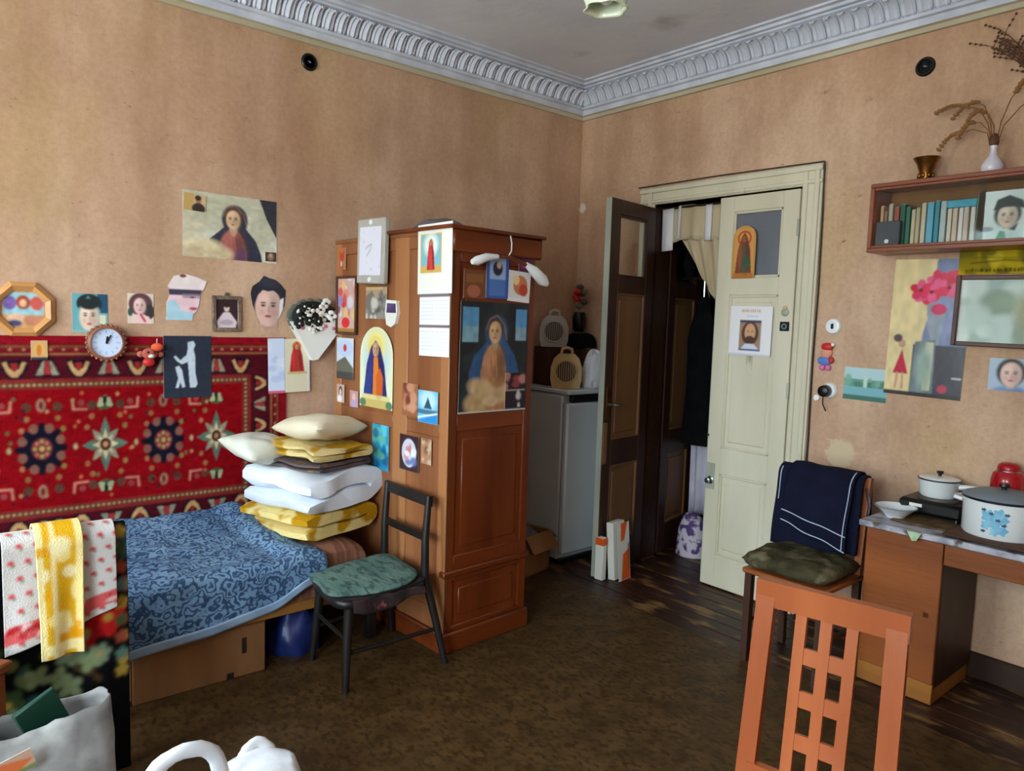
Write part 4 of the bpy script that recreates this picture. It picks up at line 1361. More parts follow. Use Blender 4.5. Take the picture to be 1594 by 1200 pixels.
# ------------------------------------------------------------------ narrow face of the wardrobe
c = Cv(.44, .53, (30, 36, 42), .0020)
c.blobs(12, [(44, 50, 54), (26, 30, 36)], (.12, .3), 5)
c.rect(.03, .05, .25, .36, (88, 150, 190)).rect(.03, .22, .25, .36, (126, 168, 180)).rect(.80, .05, .97, .34, (88, 150, 200)).rect(.80, .22, .97, .34, (136, 168, 186))
sitter(c, .50, .26, .118, (212, 174, 132), (74, 50, 36), (184, 128, 88), (44, 84, 128), (150, 120, 70))
c.ell(.34, .80, .22, .10, (200, 168, 124), soft=.4, ang=.35).ell(.24, .92, .16, .10, (190, 158, 112), soft=.5).ell(.62, .84, .16, .07, (196, 160, 118), soft=.5, ang=-.5).ell(.46, .90, .10, .05, (214, 180, 140), soft=.5)
c.grain(.18, 20, 4).rect(0, .985, 1, 1, (206, 200, 190))
hang(c, 'wall_poster', 'big dark poster of a woman with a blue mantle, on the wardrobe side', 'poster', 'R', .279, 1.416, .4, .001)
def f(c):
    c.rect(0, 0, 1, 1, (120, 70, 40)).rect(.1, .15, .9, .45, (140, 90, 54)).ell(.45, .75, .3, .22, (170, 100, 76))
simple('R', .140, 1.763, .135, .135, 'brown card at the upper left above the dark poster', f, 'postcard', 'card', off=.0028)
def f(c):
    c.rect(0, 0, 1, 1, (60, 90, 170)).rect(.14, .04, .86, .94, (150, 180, 220)).ell(.5, .30, .22, .17, (50, 40, 70)).ell(.55, .22, .1, .08, (206, 170, 150)).rect(.14, .55, .86, .94, (80, 120, 190))
simple('R', .280, 1.803, .145, .205, 'blue card with a dark figure behind the hanger', f, 'postcard', 'card', off=.0045)
def f(c):
    c.rect(0, 0, 1, 1, (226, 224, 224)).ell(.55, .45, .32, .32, (206, 120, 80)).ell(.7, .6, .2, .2, (190, 70, 50)).ell(.35, .3, .15, .16, (240, 210, 150)).rect(0, .86, 1, 1, (236, 232, 236))
simple('R', .425, 1.765, .15, .15, 'white card with orange flowers under the hanger end', f, 'postcard', 'card', off=.0045, tilt=3)
def f(c):
    c.rect(0, 0, 1, 1, (40, 24, 36)).rect(0, .48, 1, .52, (170, 160, 150)).blobs(8, [(150, 60, 70), (190, 130, 120)], (.08, .2), 3, (0, 0, 1, .45)).blobs(4, [(206, 200, 206)], (.08, .14), 4, (.6, .55, .95, .95))
simple('R', .420, 1.252, .135, .175, 'small dark card over the lower right corner of the dark poster', f, 'postcard', 'card', off=.004)
def f(c):
    c.rect(0, 0, 1, 1, (96, 40, 90)).ell(.5, .5, .4, .3, (150, 60, 110))
simple('R', .465, 1.872, .09, .06, 'purple card scrap tucked behind the hanger', f, 'postcard', 'card', off=.0028)
# ------------------------------------------------------------------ bed
def paisley():
    m = bpy.data.materials.new('blue_paisley')
    m.use_nodes = True
    N, L = m.node_tree.nodes, m.node_tree.links
    b = N['Principled BSDF']
    b.inputs['Roughness'].default_value = .9
    b.inputs['Specular IOR Level'].default_value = .15
    tc = N.new('ShaderNodeTexCoord')
    wv = N.new('ShaderNodeTexWave')
    wv.wave_type = 'RINGS'
    wv.inputs['Scale'].default_value = 8.5
    wv.inputs['Distortion'].default_value = 22
    wv.inputs['Detail'].default_value = 2.5
    wv.inputs['Detail Scale'].default_value = 1.9
    L.new(tc.outputs['Object'], wv.inputs[0])
    cr = N.new('ShaderNodeValToRGB')
    e = cr.color_ramp.elements
    e[0].position, e[0].color = .16, rgba((58, 82, 114))
    e[1].position, e[1].color = .72, rgba((124, 154, 182))
    L.new(wv.outputs['Color'], cr.inputs[0])
    nn = N.new('ShaderNodeTexNoise')
    nn.inputs['Scale'].default_value = 3.0
    L.new(tc.outputs['Object'], nn.inputs[0])
    r2 = N.new('ShaderNodeValToRGB')
    r2.color_ramp.elements[0].position, r2.color_ramp.elements[0].color = .35, (.62, .68, .78, 1)
    r2.color_ramp.elements[1].position, r2.color_ramp.elements[1].color = .65, (1, 1, 1, 1)
    L.new(nn.outputs[0], r2.inputs[0])
    mx = N.new('ShaderNodeMix')
    mx.data_type = 'RGBA'
    mx.blend_type = 'MULTIPLY'
    mx.inputs['Factor'].default_value = 1
    L.new(cr.outputs[0], mx.inputs[6])
    L.new(r2.outputs[0], mx.inputs[7])
    L.new(mx.outputs[2], b.inputs['Base Color'])
    MATS['paisley'] = m
paisley()
mat('blanket_hem', (150, 172, 196), .9, (128, 152, 180), 8, spec=.1)
BX0, BX1, BY0, BY1 = -3.235, -2.03, -.735, -.055
bed = thing('bed', 'low wooden bed standing along the rug-hung wall', 'bed', ((BX0 + BX1) / 2, (BY0 + BY1) / 2, 0))
bx, by = (BX1 - BX0) / 2, (BY1 - BY0) / 2
for s in (-1, 1):
    G().box(-bx, s * by - .014 * (s > 0), .235, bx, s * by + .014 * (s < 0), .283, .004).build('side_rail', 'bed_wood', bed)
    G().box(s * bx - .02 * (s > 0), -by + .014, .20, s * bx + .02 * (s < 0), by - .014, .36, .004).build('end_rail', 'bed_wood', bed)
    for q in (-1, 1):
        G().box(s * (bx - .055), q * (by - .06), 0, s * (bx - .005), q * (by - .016), .26, .004).build('leg', 'black_paint', bed)
G().box(-bx + .02, -by + .016, .255, bx - .02, by - .016, .275).build('slat_base', 'cardboard', bed, 0)
g = G()
def mt(u, v):
    x, y = (u * 2 - 1), (v * 2 - 1)
    k = (1 - abs(x) ** 8) ** .25 * (1 - abs(y) ** 8) ** .25 if abs(x) < 1 and abs(y) < 1 else 0
    return (x * (bx - .022), y * (by - .004), .285 + .225 * k - .05 * max(0, -y) * (1 - u) * k)
g.grid(mt, 26, 22)
g.add([(-bx + .022, -by + .004, .285), (bx - .022, -by + .004, .285), (bx - .022, by - .004, .285), (-bx + .022, by - .004, .285)], [(3, 2, 1, 0)])
g.build('mattress', 'mattress_stripe', bed)

# blue blanket over the left half
def blanket(u, v):
    xr = -2.46 + .13 * min(1, v * 1.3) + .014 * math.sin(v * 9)
    x = -3.25 + u * (xr + 3.25)
    hem = .215 + .10 * u ** 1.2 + .075 * max(0, u - .72) / .28
    La, arc = .635, .07
    ztop = .487 - .02 * u
    drop = ztop - .045 - hem
    s = v * (La + arc + drop)
    wr = .012 * nz(x * 5, s * 5, 1) + .006 * nz(x * 14, s * 14, 5)
    edge = max(0, (u - .78) / .22)
    lift = .030 * math.sin(edge * PI) * (.8 + .5 * nz(s * 4, 2, 2)) + .02 * edge * (1 - edge) * abs(nz(x * 9, s * 6, 8)) * 4
    if s < La:
        q = s / La
        y, z = -.075 - s, ztop + .105 * (1 - q) ** 1.4 + .018
        z += wr + lift
    elif s < La + arc:
        a = (s - La) / arc * PI / 2
        y, z = -.710 - .042 * math.sin(a), ztop + .018 - .042 * (1 - math.cos(a)) + wr * (1 - a / PI) + lift * .7
    else:
        d = s - La - arc
        y, z = -.752 - .010 * (1 + math.sin(x * 13 + 1)) * min(1, d / .18) - abs(wr) * .6, ztop - .024 - d * 1.0 + lift * .5
    return (x, y, z)
g = G().grid(blanket, 60, 80)
o = g.build('blanket', 'paisley', smooth=80, solid=.006)
tag(o, 'blue paisley blanket spread over the left part of the bed', 'blanket')
g = G().grid(lambda u, v: (lambda p: (p[0], p[1] - .006, p[2] + .012 - v * .040))(blanket(u * .96, 1)), 50, 4)
g.build('blanket_hem', 'blanket_hem', o, smooth=80, solid=.004)

# folded bedding at the wardrobe end
def folded(name, label, m, c, size, layers, rz=0, seed=1, wob=.012, taper=.0, cat='blanket', flip=1, skew=0.0):
    L, W, H = size
    t = H / layers
    r = t / 2
    cl = []
    for k in range(layers):
        z = (k + .5) * t
        d = 1 if k % 2 == 0 else -1
        n = 9
        for i in range(n + 1):
            q = i / n
            cl.append((d * (-L / 2 + r + q * (L - 2 * r)), z))
        if k < layers - 1:
            for i in range(1, 6):
                a = -PI / 2 + PI * i / 6
                cl.append((d * (L / 2 - r) + d * r * math.cos(a), z + t / 2 + (t / 2) * math.sin(a)))
    pts = [Vector((x, 0, z)) for x, z in cl]
    lft, rgt = [], []
    hw = t * .47
    for i, p in enumerate(pts):
        d = (pts[min(i + 1, len(pts) - 1)] - pts[max(i - 1, 0)]).normalized()
        nrm = Vector((-d.z, 0, d.x))
        e = 1.0
        if i in (0, len(pts) - 1): e = .45
        lft.append(p + nrm * hw * e)
        rgt.append(p - nrm * hw * e)
    loop = lft + rgt[::-1]
    ny = 16
    vs = []
    for j in range(ny + 1):
        v = j / ny * 2 - 1
        squash = 1 - .0 * abs(v)
        sh = 1 - .16 * abs(v) ** 10
        for p in loop:
            zc = (math.floor(p.z / t) + .5) * t
            x = p.x * (1 - taper * abs(v)) * (1 if abs(v) < 1 else .985)
            y = v * W / 2 + .012 * nz(p.x * 5, p.z * 30, seed)
            z = zc + (p.z - zc) * (sh if abs(v) > .9 else 1)
            if z > H: z = H
            dx = wob * nz(x * 6 + seed, y * 6, z * 8)
            dz = wob * .9 * nz(x * 5, y * 5 + seed, z * 3 + 7)
            vs.append((x + dx + skew * z, y + wob * nz(y * 6, x * 6, z * 9 + seed), max(z + dz * min(1, z / (t * .6)), 0)))
    n = len(loop)
    fs = [(j * n + i, j * n + (i + 1) % n, (j + 1) * n + (i + 1) % n, (j + 1) * n + i) for j in range(ny) for i in range(n)]
    k = n // 2
    for base in (0, ny * n):
        for i in range(k - 1):
            fs.append((base + i, base + i + 1, base + n - 2 - i, base + n - 1 - i))
    g = G().add(vs, fs)
    o = g.build(name, m, loc=c, rot=(0, 0, rz), smooth=60)
    return tag(o, label, cat)
def pillow(name, label, m, c, size, rot=(0, 0, 0), seed=1, p=2.6):
    w, d, h = size
    g = G()
    for s in (1, -1):
        def fn(u, v):
            x, y = u * 2 - 1, v * 2 - 1
            k = max(0, 1 - abs(x) ** p) ** .55 * max(0, 1 - abs(y) ** p) ** .55
            pin = 1 - .06 * (1 - abs(y) ** 2) * abs(x) ** 4
            pin2 = 1 - .06 * (1 - abs(x) ** 2) * abs(y) ** 4
            return (x * w / 2 * pin, y * d / 2 * pin2, s * h / 2 * k + .012 * nz(x * 2.2 + seed, y * 2.2, s) * k)
        g.grid(fn, 22, 22)
    o = g.build(name, m, loc=c, rot=rot, smooth=80)
    return tag(o, label, 'pillow')
SR = math.radians(18)
folded('folded_blanket', 'yellow and cream patterned blanket at the bottom of the bedding stack', 'blanket_yellow', (-2.255, -.365, .516), (.49, .49, .130), 2, SR, 2, .012)
folded('folded_duvet', 'thick white folded duvet in the middle of the bedding stack', 'duvet_white', (-2.255, -.360, .642), (.50, .49, .190), 2, SR, 5, .034, cat='duvet')
folded('folded_blanket', 'grey-brown folded blanket lying on the white duvet', 'blanket_grey', (-2.205, -.375, .836), (.38, .40, .046), 2, SR + .05, 8, .020)
folded('folded_blanket', 'golden folded blanket just under the cream pillow', 'blanket_gold', (-2.195, -.385, .888), (.37, .40, .066), 2, SR - .12, 11, .032)
pillow('pillow', 'cream pillow on the very top of the bedding stack', 'pillow_cream', (-2.165, -.350, 1.022), (.40, .32, .13), (math.radians(-3), math.radians(4), .42), 3)
pillow('pillow', 'large pale pillow between the bedding stack and the rug', 'pillow_pale', (-2.415, -.200, .912), (.33, .30, .12), (math.radians(14), math.radians(4), math.radians(17)), 7)
# slippage of a yellow throw at the right end of the stack
# things under the bed
t = thing('cardboard_box', 'brown cardboard box with a hand hole under the bed', 'box', (-2.87, -.520, 0), math.radians(-1))
G().box(-.27, -.20, 0, .27, .20, .225, .004).build('box_body', 'cardboard', t)
G().box(.165, -.204, .105, .185, -.1995, .175, .002).build('hand_hole', 'cardboard_dark', t)
G().box(.10, -.203, .004, .13, -.1995, .03, .002).build('corner_notch', 'cardboard_dark', t)
for s in (-1, 1):
    G().box(-.27, s * .004, .225, .27, s * .198, .229, .001).build('flap', 'cardboard', t)
g = G()
def bagf(u, v):
    a, p = u * 2 * PI, v * PI / 2
    q = 1 + .18 * nz(math.cos(a) * 2, math.sin(a) * 2, v * 3)
    return (.13 * math.cos(a) * math.cos(p) ** .5 * q, .13 * math.sin(a) * math.cos(p) ** .5 * q, .20 * math.sin(p) * q)
g.grid(bagf, 24, 12)
tag(g.build('plastic_bag', 'blue_bag', loc=(-2.40, -.56, 0.002), smooth=60), 'crumpled dark blue plastic bag under the bed', 'bag')

# ------------------------------------------------------------------ draped chair at the left edge, with two towels
t = thing('draped_chair', 'chair hidden under a black floral cloth at the left edge', 'chair', (-3.47, -1.08, 0))
for sx in (-1, 1):
    G().box(sx * .19 - .017, -.017, 0, sx * .19 + .017, .017, .845, .004).build('back_post', 'stool_wood', t)
    G().box(sx * .19 - .017, .27, 0, sx * .19 + .017, .304, .43, .004).build('leg', 'stool_wood', t)
G().box(-.21, -.01, .43, .21, .31, .455, .006).build('seat', 'stool_wood', t)
G().box(-.19, -.012, .78, .19, .012, .845, .004).build('top_rail', 'stool_wood', t)
def over(x0, x1, ztop, yf, yb, front, back, amp=.012, fr=16, seed=0, flare=0.0, slant=0.0):
    r = (yb - yf) / 2
    arc = PI * r
    tot = back + arc + front
    def shape(U, V):
        S = V * tot
        X = x0 + U * (x1 - x0)
        Y = np.empty_like(S)
        Z = np.empty_like(S)
        a = (S < back)
        Y[a] = yb
        Z[a] = ztop - r - (back - S[a])
        b = (S >= back) & (S < back + arc)
        th = (S[b] - back) / r
        Y[b] = (yf + yb) / 2 + r * np.cos(th)
        Z[b] = ztop - r + r * np.sin(th)
        c = S >= back + arc
        d = S[c] - back - arc
        Y[c] = yf
        Z[c] = ztop - r - d * (1 - slant * (U[c] - .5))
        f = np.zeros_like(S)
        f[c] = np.minimum(d / .25, 1.0)
        w = amp * (np.sin(X * fr + seed) + .5 * np.sin(X * fr * 2.3 + seed * 2 + S * 2))
        Y = Y - (w + amp * 1.5) * f
        X = X + flare * (U - .5) * f
        return X, Y, Z
    return shape, tot
sh, tot = over(-3.71, -3.245, .868, -1.112, -1.052, .84, .30, .010, 15, 1.0, .0)
c = Cv(.465, tot, (14, 14, 16), .0045)
FG, FT, FR_ = (54, 74, 42), (44, 70, 76), (176, 30, 28)
def petal(cx, cy, n, r, col, w=.4):
    for k in range(n):
        a = k * 2 * PI / n + cx * 9
        c.ell(cx + r * .6 * math.cos(a), cy + r * .6 * math.sin(a) * c.w / c.h, r * .55, r * w * c.w / c.h, col, ang=a)
v0 = (.30 + .094) / tot
fz = lambda z: (.30 + .094 + (.838 - z)) / tot           # row for a given height on the front
rr = random.Random(5)
for k in range(34):
    c.ell(rr.random(), fz(rr.uniform(.30, .84)), rr.uniform(.02, .06), rr.uniform(.006, .02), rr.choice([FG, FT, (96, 104, 60), (70, 50, 30), FG]), ang=rr.uniform(0, 3))
for x, z, col, r in ((.86, .56, FR_, .13), (.72, .52, (150, 22, 24), .10), (.93, .79, FT, .10), (.62, .46, (110, 124, 96), .09), (.80, .44, (120, 136, 110), .07), (.45, .30, FT, .10), (.98, .66, (140, 76, 50), .05), (.96, .48, (170, 140, 60), .04), (.96, .40, (170, 140, 60), .04), (.25, .33, FG, .1), (.58, .26, (96, 110, 90), .09), (.75, .72, FG, .09)):
    petal(x, fz(z), 6, r, col)
    c.ell(x, fz(z), r * .25, r * .25 * c.w / c.h, (176, 140, 60))
for k in range(9):
    petal(.95, fz(.84 - k * .06), 5, .045, [(170, 140, 60), (60, 84, 50), (150, 70, 50), (90, 120, 110)][k % 4])
for x, z in ((.66, .50), (.74, .42), (.55, .38), (.62, .34), (.42, .40), (.30, .28), (.50, .22)):
    petal(x, fz(z), 4, .075, (120, 134, 96))
c.rect(0, fz(.15), 1, 1, (14, 14, 16))
o = c.build('floral_cover', t, 'towel_print', (3.47, 1.08, 0), shape=sh, solid=.004)
o['label'] = 'black cloth with red and green flowers'
sh, tot = over(-3.60, -3.285, .882, -1.148, -1.044, .280, .20, .010, 22, 2.0, .0, .34)
c = Cv(.315, tot, (206, 202, 200), .0028)
for r_ in range(14):
    for q in range(7):
        x = (q + .5 + .5 * (r_ % 2)) / 7
        v = (r_ + .5) / 14
        c.ell(x, v, .030, .012, (206, 70, 80)).ell(x + .02, v + .014, .015, .008, (110, 130, 100))
c.rect(0, .88, 1, .96, (206, 90, 90)).blobs(26, [(176, 30, 40), (226, 190, 190)], (.02, .05), 4, (0, .885, 1, .955))
o = c.build('hand_towel', None, 'towel_print', shape=sh, solid=.005)
tag(o, 'white kitchen towel with small red flowers hanging over the draped chair', 'towel')
sh, tot = over(-3.515, -3.385, .900, -1.178, -1.036, .345, .20, .012, 30, .5, -.01)
c = Cv(.13, tot, (222, 168, 30), .0028)
c.rect(.0, 0, .14, 1, (244, 226, 160)).rect(.84, 0, 1, 1, (244, 222, 150))
c.blobs(18, [(244, 224, 150), (246, 232, 180)], (.12, .26), 7).blobs(8, [(232, 160, 10)], (.1, .2), 9)
c.rect(.30, .2, .40, .95, (246, 232, 176), .7).rect(0, .94, 1, .985, (244, 226, 160))
o = c.build('hand_towel', None, 'towel_print', shape=sh, solid=.008)
tag(o, 'yellow and cream terry towel over the white towel on the draped chair', 'towel')

# stool corner, tote, carrier bag
t = thing('wooden_stool', 'square wooden stool whose corner shows at the left edge', 'stool', (-3.835, -1.29, 0), math.radians(42))
G().box(-.172, -.172, .525, .172, .172, .555, .006).build('seat', 'stool_wood', t)
for sx in (-1, 1):
    for sy in (-1, 1):
        G().box(sx * .14 - .018, sy * .14 - .018, 0, sx * .14 + .018, sy * .14 + .018, .525, .004).build('leg', 'stool_wood', t)
t = thing('shopping_tote', 'pale grey shopping tote with a green folder in the lower left', 'bag', (-3.545, -1.48, 0))
def tote(u, v):
    a = u * 2 * PI
    hx, hy = .165 + .03 * (1 - v), .085 + .03 * math.sin(v * PI) - .02 * v
    ca, sa = math.cos(a), math.sin(a)
    q = (abs(ca) ** 3.2 + abs(sa) ** 3.2) ** (-1 / 3.2)
    f_ = 1 + .06 * nz(ca * 2, sa * 2, v * 3.5)
    return (hx * ca * q * f_, hy * sa * q * f_ + .008 * nz(ca * 5, v * 7, 2), .445 * v + .02 * ca * v + .014 * nz(ca * 3, sa * 3, 1) * v)
g = G().grid(tote, 48, 18)
g.build('bag_wall', 'tote', t, 80, solid=.004)
G().grid(lambda u, v: (lambda p: (p[0] * v, p[1] * v, .004))(tote(u, 0)), 24, 3).build('bag_base', 'tote', t, 80)
c = Cv(.14, .06, (206, 170, 150))
c.poly([(0, .9), (.5, .1), (1, .5), (.6, 1)], (226, 120, 70)).rect(0, .8, 1, 1, (120, 150, 90))
c.build('printed_patch', t, loc=(-.105, -.118, .378), rot=(math.radians(8), math.radians(-16), 0))
g = G().box(-.055, -.008, -.12, .055, .008, .12, .003)
g.build('folder', 'green_cover', loc=(-3.53, -1.475, .40), rot=(math.radians(12), math.radians(-24), math.radians(12)))
tag(bpy.data.objects['folder'], 'dark green folder sticking out of the grey tote', 'folder')

t = thing('carrier_bag', 'white plastic carrier bag with loop handle at the bottom edge', 'bag', (-3.08, -1.76, 0))
def cb(u, v):
    a, p = u * 2 * PI, v * PI / 2
    ca, sa = math.cos(a), math.sin(a)
    f_ = 1 + .10 * nz(ca * 1.6, sa * 1.6, v * 3) + .05 * nz(ca * 5, sa * 5, v * 7)
    r = .150 * math.cos(p) ** .42
    return (r * ca * f_ + .045, r * sa * f_, .006 + .245 * math.sin(p) ** .8 * (1 + .05 * nz(ca * 3 * math.cos(p), sa * 3 * math.cos(p), 4)))
G().grid(cb, 44, 22).build('bag_body', 'white_bag', t, 80)
def strap(pts, w0, name):
    P = [Vector(p) for p in pts]
    n, m = 26, 10
    C_ = []
    for i in range(n + 1):
        s_ = i / n * (len(P) - 1)
        k = min(int(s_), len(P) - 2)
        f_ = s_ - k
        p0, p1, p2, p3 = P[max(k - 1, 0)], P[k], P[k + 1], P[min(k + 2, len(P) - 1)]
        C_.append(.5 * ((2 * p1) + (p2 - p0) * f_ + (2 * p0 - 5 * p1 + 4 * p2 - p3) * f_ ** 2 + (3 * p1 - p0 - 3 * p2 + p3) * f_ ** 3))
    vs = []
    for i, p in enumerate(C_):
        d = (C_[min(i + 1, n)] - C_[max(i - 1, 0)]).normalized()
        s_ = d.cross(Vector((0, 1, 0))).normalized()
        for k in range(m):
            a = 2 * PI * k / m
            q = 1 + .25 * nz(i * .4, k * .9, 2)
            vs.append(p + s_ * math.cos(a) * w0 * q + Vector((0, 1, 0)) * math.sin(a) * w0 * .55 * q)
    fs = [(i * m + k, i * m + (k + 1) % m, (i + 1) * m + (k + 1) % m, (i + 1) * m + k) for i in range(n) for k in range(m)]
    return G().add(vs, fs).build(name, 'white_bag', t, 80)
strap([(-.02, -.03, .10), (-.20, -.05, .19), (-.285, -.05, .30), (-.245, -.05, .375), (-.165, -.05, .393), (-.095, -.04, .345), (-.068, -.03, .23), (-.03, -.02, .14)], .023, 'handle')
strap([(.02, .06, .16), (.03, .08, .235), (.08, .08, .262), (.13, .06, .19)], .020, 'handle')

# ------------------------------------------------------------------ black chair by the wardrobe
t = thing('black_chair', 'old black wooden chair with a teal seat pad beside the wardrobe', 'chair', (-2.19, -.93, 0))
def lp(x, y, z): return (x + 2.19, y + .93, z)
G().tube([lp(-2.415, -1.125, 0), lp(-2.40, -1.105, .20), lp(-2.385, -1.095, .385)], [.015, .019, .022], 10).build('leg', 'black_paint', t)
G().tube([lp(-2.395, -.755, 0), lp(-2.375, -.765, .20), lp(-2.36, -.775, .385)], [.015, .019, .022], 10).build('leg', 'black_paint', t)
G().tube([lp(-1.920, -1.150, 0), lp(-1.95, -1.11, .20), lp(-1.985, -1.065, .41), lp(-1.98, -1.055, .58), lp(-1.958, -1.045, .775)], [.015, .018, .020, .018, .015], 10).build('back_post', 'black_paint', t)
G().tube([lp(-1.935, -.70, 0), lp(-1.96, -.70, .20), lp(-1.985, -.70, .41), lp(-1.98, -.69, .58), lp(-1.958, -.675, .775)], [.015, .018, .020, .018, .015], 10).build('back_post', 'black_paint', t)
G().bar(lp(-1.957, -1.06, .752), lp(-1.957, -.66, .752), .050, .020, (0, 0, 1)).build('top_rail', 'black_paint', t)
G().bar(lp(-1.978, -1.05, .585), lp(-1.978, -.69, .585), .034, .016, (0, 0, 1)).build('back_rail', 'black_paint', t)
for a, b in (((-2.40, -1.10, .16), (-1.95, -1.11, .16)), ((-2.375, -.765, .16), (-1.955, -.70, .16)), ((-2.40, -1.10, .22), (-2.375, -.77, .22))):
    G().tube([lp(*a), lp(*b)], .010, 8).build('stretcher', 'black_paint', t)
seat = [(-2.425, -1.12), (-2.44, -.95), (-2.40, -.79), (-2.20, -.752), (-2.00, -.735), (-1.965, -.90), (-1.99, -1.08), (-2.20, -1.145)]
def poly_slab(pts, z0, z1, puff=0, inset=.0):
    n = 48
    P = []
    m = len(pts)
    for i in range(n):          # Catmull-Rom round the outline
        s = i / n * m
        k = int(s)
        f_ = s - k
        p0, p1, p2, p3 = [Vector(pts[(k + j) % m]) for j in (-1, 0, 1, 2)]
        P.append(.5 * ((2 * p1) + (p2 - p0) * f_ + (2 * p0 - 5 * p1 + 4 * p2 - p3) * f_ ** 2 + (3 * p1 - p0 - 3 * p2 + p3) * f_ ** 3))
    c = sum(P, Vector((0, 0))) / n
    prof = [(.98, z0), (1.0, z0 + (z1 - z0) * .3), (1.0, z0 + (z1 - z0) * .7), (.97, z1), (.8, z1 + puff * .6), (.45, z1 + puff), (0, z1 + puff * 1.1)]
    vs = []
    for s, z in prof:
        for p in P:
            q = c + (p - c) * s
            vs.append((q.x, q.y, z + (.006 * nz(q.x * 12, q.y * 12, 3) if puff else 0)))
    fs = [(j * n + i, j * n + (i + 1) % n, (j + 1) * n + (i + 1) % n, (j + 1) * n + i) for j in range(len(prof) - 1) for i in range(n)]
    fs.append(tuple(reversed(range(n))))
    return G().add(vs, fs)
poly_slab([lp(x, y, 0)[:2] for x, y in seat], .365, .400).build('seat', 'black_paint', t)
# seat pad: two cloths, dark flowered one below, teal on top
pd = poly_slab([(x * 1.03 + .066, y * 1.03 + .028) for x, y in seat], .4015, .412, .003).build('seat_pad', 'pad_under', smooth=60)
tag(pd, 'dark flowered cloth under the teal pad on the black chair', 'cloth')
def flap(u, v):
    x = -2.40 + u * .34
    return (x, -1.150 - .02 * u - .012 * v - .008 * math.sin(u * 14), .410 - v * (.05 + .02 * math.sin(u * 5)))
G().grid(flap, 20, 5).build('cloth_skirt', 'pad_under', pd, 80, solid=.004)
pd = poly_slab([(-2.45, -1.10), (-2.455, -.95), (-2.42, -.795), (-2.20, -.748), (-2.00, -.735), (-1.99, -.90), (-2.03, -1.07), (-2.20, -1.16)], .4165, .430, .010).build('seat_cushion', 'pad_teal', smooth=60)
tag(pd, 'teal knitted seat pad on the black chair', 'seat pad')
# ------------------------------------------------------------------ fridge corner
t = thing('refrigerator', 'narrow old white refrigerator in the corner behind the wardrobe', 'refrigerator', (-.285, -.255, 0))
G().box(-.245, -.185, .03, .245, .235, 1.125, .012).build('body', 'fridge_white', t)
G().box(-.245, -.237, .075, .245, -.188, 1.075, .012).build('door', 'fridge_white', t)
G().box(-.235, -.192, .08, .235, -.184, 1.07).build('door_seal', 'fridge_seal', t, 0)
G().box(-.25, -.242, 1.130, .25, .235, 1.160, .008).build('top_plate', 'fridge_white', t)
G().box(-.20, -.236, 1.078, .245, -.200, 1.126, .004).build('control_panel', 'black_plastic', t)
G().box(-.235, -.20, 0, .235, .22, .032, .004).build('plinth', 'black_plastic', t)
def heater(name, label, loc, rz, m, s):
    t = thing(name, label, 'fan heater', loc, rz)
    pts = [(-.085, 0), (.085, 0), (.098, .05), (.098, .13), (.080, .185), (.050, .215), (-.050, .215), (-.080, .185), (-.098, .13), (-.098, .05)]
    G().prism([(x * s, z * s) for x, z in pts], -.065 * s, .055 * s).build('housing', m, t, 25)
    g = G()
    vs = []
    n = 20
    for k in range(n):
        a = 2 * PI * k / n
        vs.append((.066 * s * math.cos(a), -.0665 * s, (.105 + .066 * math.sin(a)) * s))
    g.add(vs, [tuple(range(n))])
    g.build('grille_back', 'grille', t, 0)
    for k in range(9):
        x = (-.056 + k * .014) * s
        h = math.sqrt(max(0, .066 ** 2 - (x / s) ** 2)) * s
        G().box(x - .0016, -.071 * s, .105 * s - h, x + .0016, -.066 * s, .105 * s + h).build('grille_bar', m, t, 0)
    g = G().lathe([(.064 * s, .066 * s), (.076 * s, .066 * s), (.074 * s, .076 * s), (.066 * s, .074 * s)], 28, (0, 0, .105 * s), 'y', True)
    g.build('grille_ring', m, t)
    G().tube([(-.035 * s, 0, .21 * s), (-.03 * s, 0, .245 * s), (0, 0, .255 * s), (.03 * s, 0, .245 * s), (.035 * s, 0, .21 * s)], .010 * s, 8).build('handle', m, t)
    return t
heater('fan_heater', 'beige fan heater standing on the refrigerator', (-.395, -.33, 1.161), math.radians(-46), 'beige_plastic', 1.05)
# carton on the fridge carries the second heater
t = thing('carton', 'dark carton at the back of the refrigerator top', 'box', (-.27, -.125, 1.161), math.radians(-8))
G().box(-.15, -.085, 0, .15, .095, .255, .004).build('carton_body', 'desk_dark', t)
G().box(-.15, -.085, .255, .15, .095, .262, .002).build('carton_lid', 'cardboard_dark', t)
heater('fan_heater', 'grey fan heater on the dark carton above the beige one', (-.31, -.11, 1.424), math.radians(-46), 'grey_plastic', 1.0)
g = G().grid(lambda u, v: (lambda a, p: (.10 * math.cos(a) * math.cos(p) ** .6 * (1 + .2 * nz(math.cos(a) * 2, math.sin(a) * 2, v * 4)), .075 * math.sin(a) * math.cos(p) ** .6, .24 * math.sin(p) * (1 + .15 * nz(math.cos(a) * 3, math.sin(a) * 3, 1))))(u * 2 * PI, v * PI / 2), 26, 14)
tag(g.build('plastic_bag', 'white_bag', loc=(-.155, -.36, 1.161), smooth=60), 'white plastic bag beside the heater on the refrigerator', 'bag')
g = G().lathe([(.026, 0), (.03, .003), (.03, .01), (.026, .012)], 20, axis='y', closed=True)
tag(g.build('tape_roll', 'white_plastic', loc=(-.265, -.455, 1.192), rot=(0, 0, math.radians(-30)), smooth=40), 'roll of pale tape at the front edge of the refrigerator top', 'tape')
